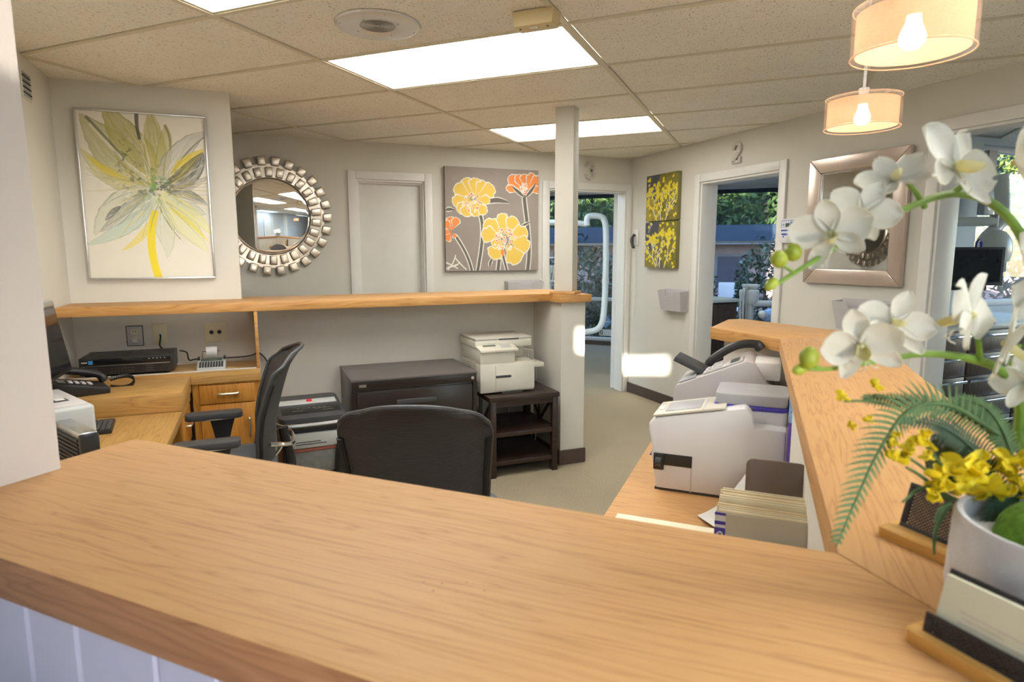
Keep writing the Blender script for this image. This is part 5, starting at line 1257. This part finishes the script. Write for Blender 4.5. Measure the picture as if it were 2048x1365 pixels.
# fern fronds
def frond(pts, n, lmax, mat, seed, side=(1, .55), droop=.25, wid=.0032):
    r = random.Random(seed); q = smoothpts([loc(at(*p)) for p in pts], 10); m = len(q); mb = MB()
    mb.tube(q, [.0022-.0017*i/(m-1) for i in range(m)], 6)
    for k in range(n):
        t = .06+.92*k/n; f = t*(m-1); i = min(int(f), m-2); p = q[i].lerp(q[i+1], f-i); d_ = (q[i+1]-q[i]).normalized()
        sd = d_.cross(CB).normalized(); ln = lmax*(min(1, 2.2*t+.25))*(1-t)**.72+.0035
        for s, kf in ((1, side[0]), (-1, side[1])):
            L_ = ln*kf*r.uniform(.88, 1.1); dirv = (sd*s*.88+d_*.42).normalized(); nn = dirv.cross(d_).normalized()
            rows = []
            for u in range(5):
                tt = u/4; c = p+dirv*L_*tt+Vector((0, 0, -droop*L_*tt*tt)); w = wid*(1-tt)**.6*(.6+.4*min(1, tt*4))+.0002
                rows.append([c-d_*w/2, c+nn*.0003, c+d_*w/2])
            mb.sheet(rows)
    return mb.obj('fern_frond', mat, pl, smooth=70)
frond([(1995, 868, .53), (1900, 812, .51), (1820, 820, .50), (1762, 895, .49), (1712, 1000, .485), (1672, 1095, .48)], 40, .038, M['fern'], 1, (1, .45), wid=.0038)
frond([(2020, 905, .54), (1960, 850, .53), (1880, 812, .525), (1800, 800, .52), (1722, 795, .515)], 44, .022, M['fern'], 2, (.7, .8))
frond([(2030, 1020, .52), (1985, 950, .515), (1930, 885, .51), (1870, 850, .505), (1790, 842, .50)], 44, .026, M['fernd'], 3, (.8, .6))
frond([(2040, 1000, .53), (2020, 900, .53), (1985, 830, .53), (1930, 800, .53), (1850, 815, .53)], 44, .024, M['fern'], 4, (.6, .8))
frond([(2045, 990, .51), (2010, 1000, .50), (1985, 1040, .495), (1990, 1090, .49)], 30, .018, M['fernd'], 5)
for k, (a, b, c) in enumerate((((1910, 1000, .50), (1850, 975, .495), (1805, 1005, .49)), ((1900, 1000, .50), (1845, 955, .495), (1812, 935, .49)), ((1895, 1015, .49), (1872, 1060, .485), (1868, 1110, .48)), ((1900, 1010, .49), (1880, 1020, .485), (1868, 1045, .48)))):
    stem_obj('grass_blade', [a, b, c], .0022, .0008, M['fern'])
# broad olive leaf
lr = []
for i in range(11):
    t = i/10; base = Vector(at(1950, 985, .53)).lerp(Vector(at(1880, 872, .535)), t); w = .030*math.sin(math.pi*min(1, t*.86+.12))**.6
    lr.append([loc(base+(CR*.85+CU*.25)*w*(-1+2*j/6)+CB*(-.010*(1-(-1+2*j/6)**2))) for j in range(7)])
MB().sheet(lr, .0012).obj('broad_leaf', M['oleaf'], pl, smooth=70)
# yellow blossoms
def blossom_y(px, py, d, s, seed):
    r = random.Random(seed); mb = MB(); c = loc(at(px, py, d))
    for k in range(6):
        a = r.uniform(0, 360); Mq = Matrix.Translation(c) @ (Euler((r.uniform(-1, 1), r.uniform(-1, 1), R(a))).to_matrix().to_4x4())
        mb.sheet(petal_rows(s*r.uniform(.8, 1.2), s*r.uniform(.7, 1.1), .6, r.uniform(-.3, .5), 5, 4), .0004, M=Mq)
    mb.ell(c, s*.3, s*.3, s*.3, 8, 6)
    mb.obj('yellow_blossom', M['yflower'], pl, smooth=70)
for k, a in enumerate([(1752, 772, .50, .0058), (1682, 796, .495, .0058), (1698, 852, .49, .0048), (1736, 842, .495, .0042), (1788, 890, .49, .0055), (1796, 872, .49, .004), (1790, 918, .485, .0085), (1820, 900, .485, .0085), (1848, 878, .485, .0095), (1852, 915, .485, .006),
                       (1868, 985, .485, .009), (1885, 960, .49, .011), (1905, 975, .49, .009), (1930, 935, .49, .016), (1938, 965, .49, .014), (1975, 985, .50, .014), (2000, 995, .50, .012), (1960, 925, .50, .010), (2010, 925, .51, .012), (2035, 920, .51, .012), (2025, 960, .51, .012), (2045, 985, .51, .012)]):
    blossom_y(*a, 40+k)
for a, b in (((1750, 790, .50), (1800, 812, .505)), ((1690, 803, .495), (1790, 815, .505)), ((1800, 905, .485), (1900, 985, .50)), ((1850, 890, .485), (1920, 990, .505))):
    stem_obj('blossom_stalk', [a, ((a[0]+b[0])/2, (a[1]+b[1])/2-6, (a[2]+b[2])/2), b], .0010, .0012, M['fern'])

# ================================================================ business card holders
M['bamboo'] = wood('bamboo_base', (.50, .24, .05), (.62, .33, .08), (.68, .40, .12), .4, 2, axis=1)
M['holder'] = pm('black_wire_mesh', (.022, .018, .022), .5, var=.1)
def mesh_panel(mb, y0, y1, z0, z1, step, Mx):
    """diagonal lattice in local y, z"""
    n = int((y1-y0+z1-z0)/step)
    for k in range(n+1):
        for s in (1, -1):
            a = y0-(z1-z0)+k*step if s > 0 else y0+k*step
            p = [(a, z0), (a+(z1-z0)*s, z1)]
            (ya, za), (yb, zb) = p
            pts = []
            for (yy, zz) in ((ya, za), (yb, zb)):
                yc = max(y0, min(y1, yy))
                if yb != ya: zz = za+(yc-ya)*(zb-za)/(yb-ya)
                pts.append((yc, zz))
            (ya, za), (yb, zb) = pts
            if abs(ya-yb) < step*.3: continue
            mb.cyl((0, ya, za), (0, yb, zb), .0009, n=4, cap=False, M=Mx)
def card_holder(label, o, cards):
    # the front edge runs along -y from o; local x goes away from the front
    t = thing('card_holder', label, 'card holder', o, 0, 'bamboo business card holders')
    MB().prism(rrect(0, .034, -.112, .004, .006), 0, .010, b=.002).obj('base', M['bamboo'], t)
    lean = Matrix.Translation((.020, 0, .008)) @ Matrix.Rotation(R(16), 4, 'Y')
    p = MB()
    y0, y1, h = -.102, -.004, .045
    for a in ((y0, y1, 0, .006), (y0, y1, h-.005, h), (y0, y0+.006, .006, h-.005), (y1-.006, y1, .006, h-.005)): p.box(0, .002, *a, b=.0006, M=lean)
    pn = p.obj('back_plate', M['holder'], t)
    w = MB(); mesh_panel(w, y0+.006, y1-.006, .006, h-.005, .0034, lean @ Matrix.Translation((.001, 0, 0))); w.obj('back_mesh', M['holder'], pn)
    if cards:
        f = MB(); l2 = Matrix.Translation((.008, 0, .008)) @ Matrix.Rotation(R(10), 4, 'Y')
        for a in ((y0, y1, 0, .003), (y0, y1, .013, .016), (y0, y0+.006, .003, .013), (y1-.006, y1, .003, .013)): f.box(0, .002, *a, b=.0006, M=l2)
        fn = f.obj('front_plate', M['holder'], t)
        w = MB(); mesh_panel(w, y0+.006, y1-.006, .003, .013, .0034, l2 @ Matrix.Translation((.001, 0, 0))); w.obj('front_mesh', M['holder'], fn)
    return t
HB = Vector((-2.936, -5.004, CT)); HF = Vector((-3.069, -5.128, CT))
card_holder('empty bamboo card holder with a black mesh back, behind the grey pot', HB, False)
card_holder('bamboo card holder filled with cream cards, in front of the grey pot', HF, True)
M['cream'] = pm('cream_card', (.74, .73, .56), .6, var=.02)
lc = Matrix.Translation((.012, 0, .009)) @ Matrix.Rotation(R(14), 4, 'Y')
bc = thing('business_cards', 'stack of cream business cards standing in the front holder', 'cards', HF)
for k in range(6): BX(.0+k*.0009, .0008+k*.0009, -.098, -.008, .001, .043, M=lc).obj('card', M['cream'], bc, smooth=0)
pr_ = MB()
for k, (a, b) in enumerate(((-.045, -.02), (-.06, -.022), (-.05, -.024), (-.066, -.022))): pr_.box(-.0003, .0, a, b, .012+k*.0036, .0136+k*.0036, M=lc)
pr_.obj('faint_print', pm('faint_pink_print', (.66, .60, .48), .6), bc, smooth=0)
# ================================================================ treatment rooms seen through the doorways
M['walnut'] = wood('walnut_cabinet', (.035, .02, .013), (.075, .045, .03), (.11, .07, .048), .4, 1.6, axis=2)
M['dwhite'] = pm('dental_white', (.72, .76, .76), .3, var=.01)
M['solid'] = pm('solid_surface', (.66, .66, .62), .35, var=.03)
# room three: bent white arm on its floor base
da = thing('dental_lamp_stand', 'white bent tubular dental arm in the far room, before the window', 'dental arm', (0, 0, 0))
q = [at(*p) for p in ((1085, 445, 7.3), (1150, 446, 7.3), (1174, 449, 7.3))]
MB().tube(q, .034, 10).obj('upper_arm', M['dwhite'], da)
MB().tube(smoothpts([at(*p) for p in ((1174, 452, 7.28), (1176, 434, 7.28), (1198, 433, 7.28), (1209, 442, 7.28), (1212, 475, 7.28), (1211, 560, 7.28), (1208, 620, 7.28), (1203, 648, 7.28), (1190, 661, 7.28), (1160, 665, 7.28), (1120, 665, 7.28))], 5), .036, 12).obj('bent_tube', M['dwhite'], da)
b_ = at(1118, 665, 7.28); MB().cyl((b_.x, b_.y, 0), (b_.x, b_.y, b_.z+.06), .07, n=16).cyl((b_.x, b_.y, 0), (b_.x, b_.y, .04), .22, n=24).obj('floor_base', M['dwhite'], da)
p_ = at(1211, 562, 7.28); MB().cyl(p_-Vector((0, 0, .03)), p_+Vector((0, 0, .03)), .041, n=14).obj('sleeve', M['frame'], da)
tu = thing('dental_tray_unit', 'white dental tray with small instruments, left of the slim post', 'dental unit', at(1098, 560, 7.4))
BX(-.10, .08, -.08, .08, -.03, .0, b=.01).obj('tray', M['dwhite'], tu); MB().cyl((0, 0, -.03), (0, 0, -tu.location.z), .035, n=12).obj('post', M['dwhite'], tu)
for k in range(4): MB().tube(smoothpts([(-.06+k*.04, -.05, .0), (-.06+k*.04, -.08, .10), (-.05+k*.04, -.09, .17)], 4), [.012]*4+[.02]*5, 8).obj('handpiece', M['dwhite'], tu)
MB().tube(smoothpts([(-.05, 0, .1), (-.02, .0, .24), (.06, 0, .26)], 5), .008, 6).obj('hose', M['dwhite'], tu)
st = thing('window_sticker', 'pale blue diamond sticker low on the far window', 'sticker', fB(-1.02, EXT+.028, .36), RB)
BX(-.075, .075, -.003, 0, -.075, .075, M=Matrix.Rotation(R(45), 4, 'Y')).obj('diamond', pm('blue_sticker', (.18, .34, .62), .5), st, smooth=0); BX(-.06, .06, -.004, -.002, -.008, .008).obj('sticker_print', M['dwhite'], st, smooth=0)
s2 = thing('window_notice', 'small white notice with a dark letter below the diamond sticker', 'notice', fB(-1.0, EXT+.028, .19), RB)
BX(-.12, .11, -.003, 0, -.05, .05).obj('card', M['dwhite'], s2, smooth=0); MB().tube([(-.085+.018*math.cos(a), -.005, .0+.026*math.sin(a)) for a in [k*math.pi/8 for k in range(16)]], .006, 5, closed=True).obj('letter', M['black'], s2)
bx_ = BX(-2.5, -.30, EXT-.012, EXT+.03, 0, .06).obj('baseboard_outer', M['base'], rz=RB, smooth=0); struct(bx_, 'dark baseboard below the far window', 'baseboard')
# room two: cabinet with sink, delivery post, chair head
c2 = thing('sink_cabinet', 'walnut sink cabinet with a pale top in the room under number 2', 'cabinet', (0, 0, 0))
BX(.62, 1.50, .14, .62, 0, .86).obj('body', M['walnut'], c2, smooth=0); BX(.60, 1.53, .11, .63, .86, .895, b=.004).obj('worktop', M['solid'], c2); BX(.64, 1.05, .128, .14, .1, .84).obj('door', M['walnut'], c2, smooth=0); BX(1.06, 1.48, .128, .14, .1, .84).obj('door', M['walnut'], c2, smooth=0)
fa = thing('faucet', 'chrome gooseneck faucet on the walnut sink cabinet', 'faucet', (1.20, .36, .895))
MB().cyl((0, 0, 0), (0, 0, .05), .028, .022, 14).obj('base', M['chrome'], fa); MB().tube(smoothpts([(0, 0, .04), (-.01, 0, .17), (.0, -.03, .21), (.04, -.10, .18), (.055, -.13, .12)], 5), .019, 10).obj('spout', M['chrome'], fa); MB().tube([(.02, 0, .05), (.08, .02, .09)], .010, 8).obj('lever', M['chrome'], fa)
du = thing('dental_delivery_post', 'white dental delivery post with hanging handpieces', 'dental unit', (1.115, -.472, 0))
MB().cyl((0, 0, 0), (0, 0, 1.0), .042, n=16).obj('post', M['dwhite'], du); MB().cyl((0, 0, 0), (0, 0, .05), .2, n=24).obj('foot', M['dwhite'], du)
MB().lathe([(0, .90), (.07, .90), (.085, .95), (.085, 1.03), (.06, 1.05), (.085, 1.07), (.085, 1.09), (0, 1.09)], 18).obj('cup_holder', M['dwhite'], du); BX(.0, .26, -.06, -.0, .87, .93, b=.02, M=Matrix.Rotation(R(-20), 4, 'Z')).obj('arm', M['dwhite'], du)
for k in range(3): MB().tube(smoothpts([(-.07-.035*k, -.03, 1.08-.02*k), (-.08-.035*k, -.03, 1.0), (-.075-.035*k, -.03, .8), (-.06-.03*k, -.02, .45), (-.02, 0, .25)], 5), [.016]*6+[.010]*15, 8).obj('handpiece', M['dwhite'] if k else M['steel'], du)
MB().tube(smoothpts([(.24, -.10, .92), (.24, -.12, 1.02), (.30, -.16, 1.14), (.36, -.2, 1.17)], 5), .02, 8).obj('dark_hose', M['black'], du)
dc = thing('dental_chair', 'dental chair with a blue plastic head cover', 'dental chair', (1.12, -.72, 0), R(-20))
MB().ell((.03, 0, .80), .10, .07, .075, 16, 10).obj('covered_headrest', pm('blue_film', (.25, .42, .78), .25, var=.3, scale=40), dc); MB().ell((-.075, -.03, .815), .038, .038, .038, 14, 9).obj('headrest_knob', M['dwhite'], dc)
BX(-.05, .10, .05, .10, .45, .78, b=.02).obj('neck_bar', M['dkgrey'], dc); BX(-.2, .24, .06, .75, .42, .52, b=.04).obj('back_pad', M['dkgrey'], dc); BX(-.14, .18, .25, .65, 0, .42, b=.03).obj('pedestal', M['dwhite'], dc)
# room one: drawer unit, monitor, lamp
d1 = thing('drawer_unit', 'walnut drawer unit with chrome bar handles in the room at the right edge', 'drawers', (0, 0, 0))
BX(.70, 2.30, -2.60, -2.02, .06, .875).obj('body', M['walnut'], d1, smooth=0); BX(.68, 2.32, -2.63, -2.01, .875, .905, b=.003).obj('worktop', M['solid'], d1); BX(.72, 2.28, -2.56, -2.03, 0, .06).obj('plinth', M['black'], d1, smooth=0)
for x0, x1 in ((.78, 1.06), (1.07, 1.62), (1.63, 2.28)):
    for k in range(5):
        z = .08+k*.158; dw = BX(x0, x1-.006, -2.618, -2.60, z, z+.150, b=.002).obj('drawer', M['walnut'], d1)
        MB().box(x0+.01, x1-.016, -2.650, -2.638, z+.112, z+.130, b=.002).box(x0+.03, x0+.045, -2.64, -2.617, z+.114, z+.126).box(x1-.05, x1-.035, -2.64, -2.617, z+.114, z+.126).obj('bar_handle', M['chrome'], dw)
m1 = at(1950, 533, 4.45); mo1 = thing('exam_monitor', 'black flat monitor above the walnut drawers', 'monitor', (m1.x, m1.y, .905), R(-22))
zc = m1.z-.905
MB().prism(rrect(-.19, .19, zc-.135, zc+.135, .006), -.02, .03, 'y', b=.003).obj('bezel', M['dkgrey'], mo1); BX(-.168, .168, -.0225, -.0195, zc-.112, zc+.118).obj('screen', pm('exam_screen', (.012, .014, .02), .15), mo1, smooth=0); BX(-.014, .014, -.022, -.0195, zc-.128, zc-.121).obj('maker_mark', M['steel'], mo1, smooth=0)
BX(-.14, .10, .0, .04, zc-.17, zc-.136, b=.006).obj('speaker_bar', M['black'], mo1); BX(-.04, .04, .02, .05, .0, zc, b=.004).obj('neck', M['black'], mo1); BX(-.13, .13, -.08, .12, 0, .015, b=.004).obj('foot', M['black'], mo1)
la = thing('dental_lamp', 'white dental lamp on a jointed arm behind the monitor', 'dental lamp', (0, 0, 0))
MB().tube([at(1880, 444, 4.75), at(1988, 443, 4.75)], .036, 12).obj('wall_arm', M['dwhite'], la)
e_ = at(1988, 443, 4.75); MB().cyl(e_-Vector((0, 0, .05)), e_+Vector((0, 0, .05)), .03, n=12).obj('joint', M['lidgrey'], la)
MB().tube(smoothpts([at(2002, 350, 4.8), at(2005, 420, 4.8), at(1998, 450, 4.78), at(1975, 470, 4.75), at(1962, 490, 4.74)], 5), [.05]*10+[.04]*11, 12).obj('curved_arm', M['dwhite'], la)
l_ = at(1992, 500, 4.7); MB().ell(l_, .13, .09, .15, 20, 12).obj('lamp_head', M['dwhite'], la); MB().tube([at(2004, 545, 4.7), at(2000, 520, 4.7)], [.03, .05], 10).obj('lamp_grip', M['dwhite'], la)
MB().tube([at(1958, 492, 4.6)+Vector((.028*math.cos(a), 0, .04*math.sin(a))) for a in [k*math.pi/8 for k in range(16)]], .010, 6, closed=True).obj('blue_ring', M['violet'], la)
wb = thing('wall_box', 'grey wall box with a round label above the dental lamp arm', 'wall box', at(1972, 405, 5.0))
BX(-.06, .06, -.03, .03, -.10, .10, b=.01).obj('case', M['lidgrey'], wb); MB().cyl((0, -.031, -.03), (0, -.034, -.03), .035, n=20).obj('label', M['dwhite'], wb)
BX(-.05, .05, -.02, .02, .10, .40).obj('conduit', M['lidgrey'], wb, smooth=0)
# ================================================================ outdoors
g_ = BX(-40, 40, -40, 40, -.3, -.13).obj('ground', pm('garden_soil', (.16, .13, .10), .95, var=.3, scale=3), smooth=0); struct(g_, 'bare garden ground outside the windows', 'ground')
def leaf_mat(name, a, b, c):
    m, N, L, P = nodes(name); v = coords(N, L); n = noise_n(N, L, v, 5, 3); r = ramp(N, [(.3, a), (.5, b), (.7, c)]); L.new(n.outputs['Fac'], r.inputs['Fac']); L.new(r.outputs['Color'], P.inputs['Base Color'])
    P.inputs['Roughness'].default_value = .5; return m
M['leafd'] = leaf_mat('shrub_leaf', (.03, .055, .035), (.06, .10, .06), (.11, .16, .09))
M['leafl'] = leaf_mat('tree_leaf', (.10, .16, .03), (.20, .27, .06), (.32, .36, .10))
M['bark'] = pm('bark', (.09, .065, .045), .9, var=.3, scale=20)
def foliage(c, rx, ry, rz, n, s, seed, mat, parent):
    r = random.Random(seed); mb = MB()
    for k in range(n):
        d = Vector((r.gauss(0, 1), r.gauss(0, 1), r.gauss(0, 1))).normalized(); q = r.uniform(.55, 1)**.5
        lump = 1+.22*math.sin(5*d.x+seed)*math.cos(4*d.y+2*d.z)
        p = Vector((c[0]+d.x*rx*q*lump, c[1]+d.y*ry*q*lump, max(.02, c[2]+d.z*rz*q*lump)))
        e = Euler((r.uniform(-1.2, 1.2), r.uniform(-1.2, 1.2), r.uniform(0, 6.3))).to_matrix(); L_ = s*r.uniform(.7, 1.4); w = L_*.45
        v = [p+e @ Vector(t) for t in ((-L_/2, 0, 0), (0, -w/2, .08*L_), (L_/2, 0, 0), (0, w/2, .08*L_))]; mb._geo(v, [(0, 1, 2, 3)])
    o = mb.obj('foliage', mat, parent, smooth=0); o['kind'] = 'stuff'; return o
def shrub(label, bx, by, rx, ry, h, n, s, seed, mat='leafd', z0=0, cat='shrub', group=None, trunk=.03, name='garden_shrub'):
    t = thing(name, label, cat, fB(bx, by, -.13), RB, group); foliage((0, 0, z0+h/2), rx, ry, h/2, n, s, seed, M[mat], t)
    MB().cyl((0, 0, 0), (0, 0, z0+h*.55), trunk, trunk*.6, 8).obj('stem', M['bark'], t); return t
shrub('leafy shrub close outside the far window of room three', -1.75, 4.1, .7, .5, 1.75, 2600, .10, 1, group='shrubs outside the windows')
shrub('lower shrub to the right outside the far window', -1.15, 4.4, .5, .45, 1.25, 1500, .10, 2, group='shrubs outside the windows')
shrub('rounded shrub outside the right part of the window in room two', 1.2, 4.3, .5, .4, 1.72, 1900, .10, 3, group='shrubs outside the windows')
shrub('shrub outside the left edge of the window in room two', .10, 4.5, .35, .4, 1.5, 1300, .10, 4, group='shrubs outside the windows')
shrub('shrub outside the window in room one', 3.6, 2.2, .6, .6, 1.9, 1400, .12, 5, group='shrubs outside the windows')
for k, (bx, by, rr_, h, lb) in enumerate(((-3.4, 10.5, 1.9, 3.6, 'sunlit tree beyond the neighbouring wall, left of the far doorway view'), (-1.2, 11, 1.9, 4.0, 'sunlit tree beyond the neighbouring wall, straight behind the far window'), (1.0, 10.2, 1.8, 3.4, 'sunlit tree beyond the neighbouring wall, left in the window of room two'),
                                     (3.0, 11, 1.9, 4.2, 'taller sunlit tree beyond the neighbouring wall, right in the window of room two'), (7.0, 8.0, 2.0, 4.0, 'tree outside the window of room one'))):
    shrub(lb, bx, by, rr_, 1.3, h, 7000, .20, 20+k, 'leafl', 1.0, 'tree', 'trees behind the neighbouring wall', .14, 'garden_tree')
for k, (bx, by) in enumerate(((-5, 14.5), (-2.2, 15), (.6, 14.6), (3.4, 15), (6.4, 14.4))):
    shrub(('leftmost', 'second from left', 'middle', 'second from right', 'rightmost')[k]+' dark tree in the far row behind the garden', bx, by, 2.2, 1.5, 6.5, 6000, .34, 60+k, 'leafd', .8, 'tree', 'far row of dark trees', .2, 'garden_tree')
nb_ = thing('neighbour_building', 'low mauve brown neighbouring building with a slate roof edge', 'building', fB(0, 7.6, -.13), RB)
M['mauve'] = pm('mauve_brown_render', (.19, .14, .14), .85, var=.12, scale=3); M['slate'] = pm('slate_roof', (.10, .11, .13), .8, var=.1, scale=8)
BX(-7, 7, 0, .3, 0, 1.72).obj('wall', M['mauve'], nb_, smooth=0); MB().prism([(-.35, 1.70), (.0, 2.10), (.5, 2.10), (.5, 1.70)], -7.2, 7.2, 'x').obj('roof_edge', M['slate'], nb_)
for x in (-1.6, 1.52): BX(x-.05, x+.05, -.06, 0, 0, 1.70).obj('post', M['solid'], nb_, smooth=0)
for x0, x1 in ((.15, .75), (-3.4, -2.7), (2.4, 3.2)):
    w_ = BX(x0, x1, -.03, 0, .75, 1.5).obj('window', M['slate'], nb_, smooth=0); BX(x0+.05, x1-.05, -.035, -.028, .80, 1.45).obj('pane', pm('dark_pane', (.05, .05, .07), .1), w_, smooth=0)
BX(1.95, 2.2, -.04, 0, 1.42, 1.58).obj('lit_pane', pm('orange_glow_paint', (.6, .25, .10), .6), nb_, smooth=0)  # orange glow of a lit pane put into its colour
wl_ = thing('garden_wall', 'low sloping garden wall behind the shrubs', 'wall', fB(-1.5, 5.4, -.13), RB)
MB().prism([(-1.5, 0), (1.6, 0), (1.6, 1.15), (-1.5, .85)], -.08, .08, 'y').obj('wall_body', M['slate'], wl_); MB().prism([(-1.5, .85), (1.6, 1.15), (1.6, 1.20), (-1.5, .90)], -.11, .11, 'y').obj('coping', M['mauve'], wl_)
fn = thing('garden_chair', 'grey garden chair outside the window of room two', 'chair', fB(.55, 6.6, -.13), RB)
BX(-.25, .25, -.25, .25, .42, .47, b=.01).obj('seat', M['lidgrey'], fn); BX(-.25, .25, .2, .25, .47, .95, b=.02).obj('backrest', M['lidgrey'], fn)
for x in (-.22, .22):
    for y_ in (-.22, .22): BX(x-.02, x+.02, y_-.02, y_+.02, 0, .42).obj('leg', M['dwhite'], fn, smooth=0)
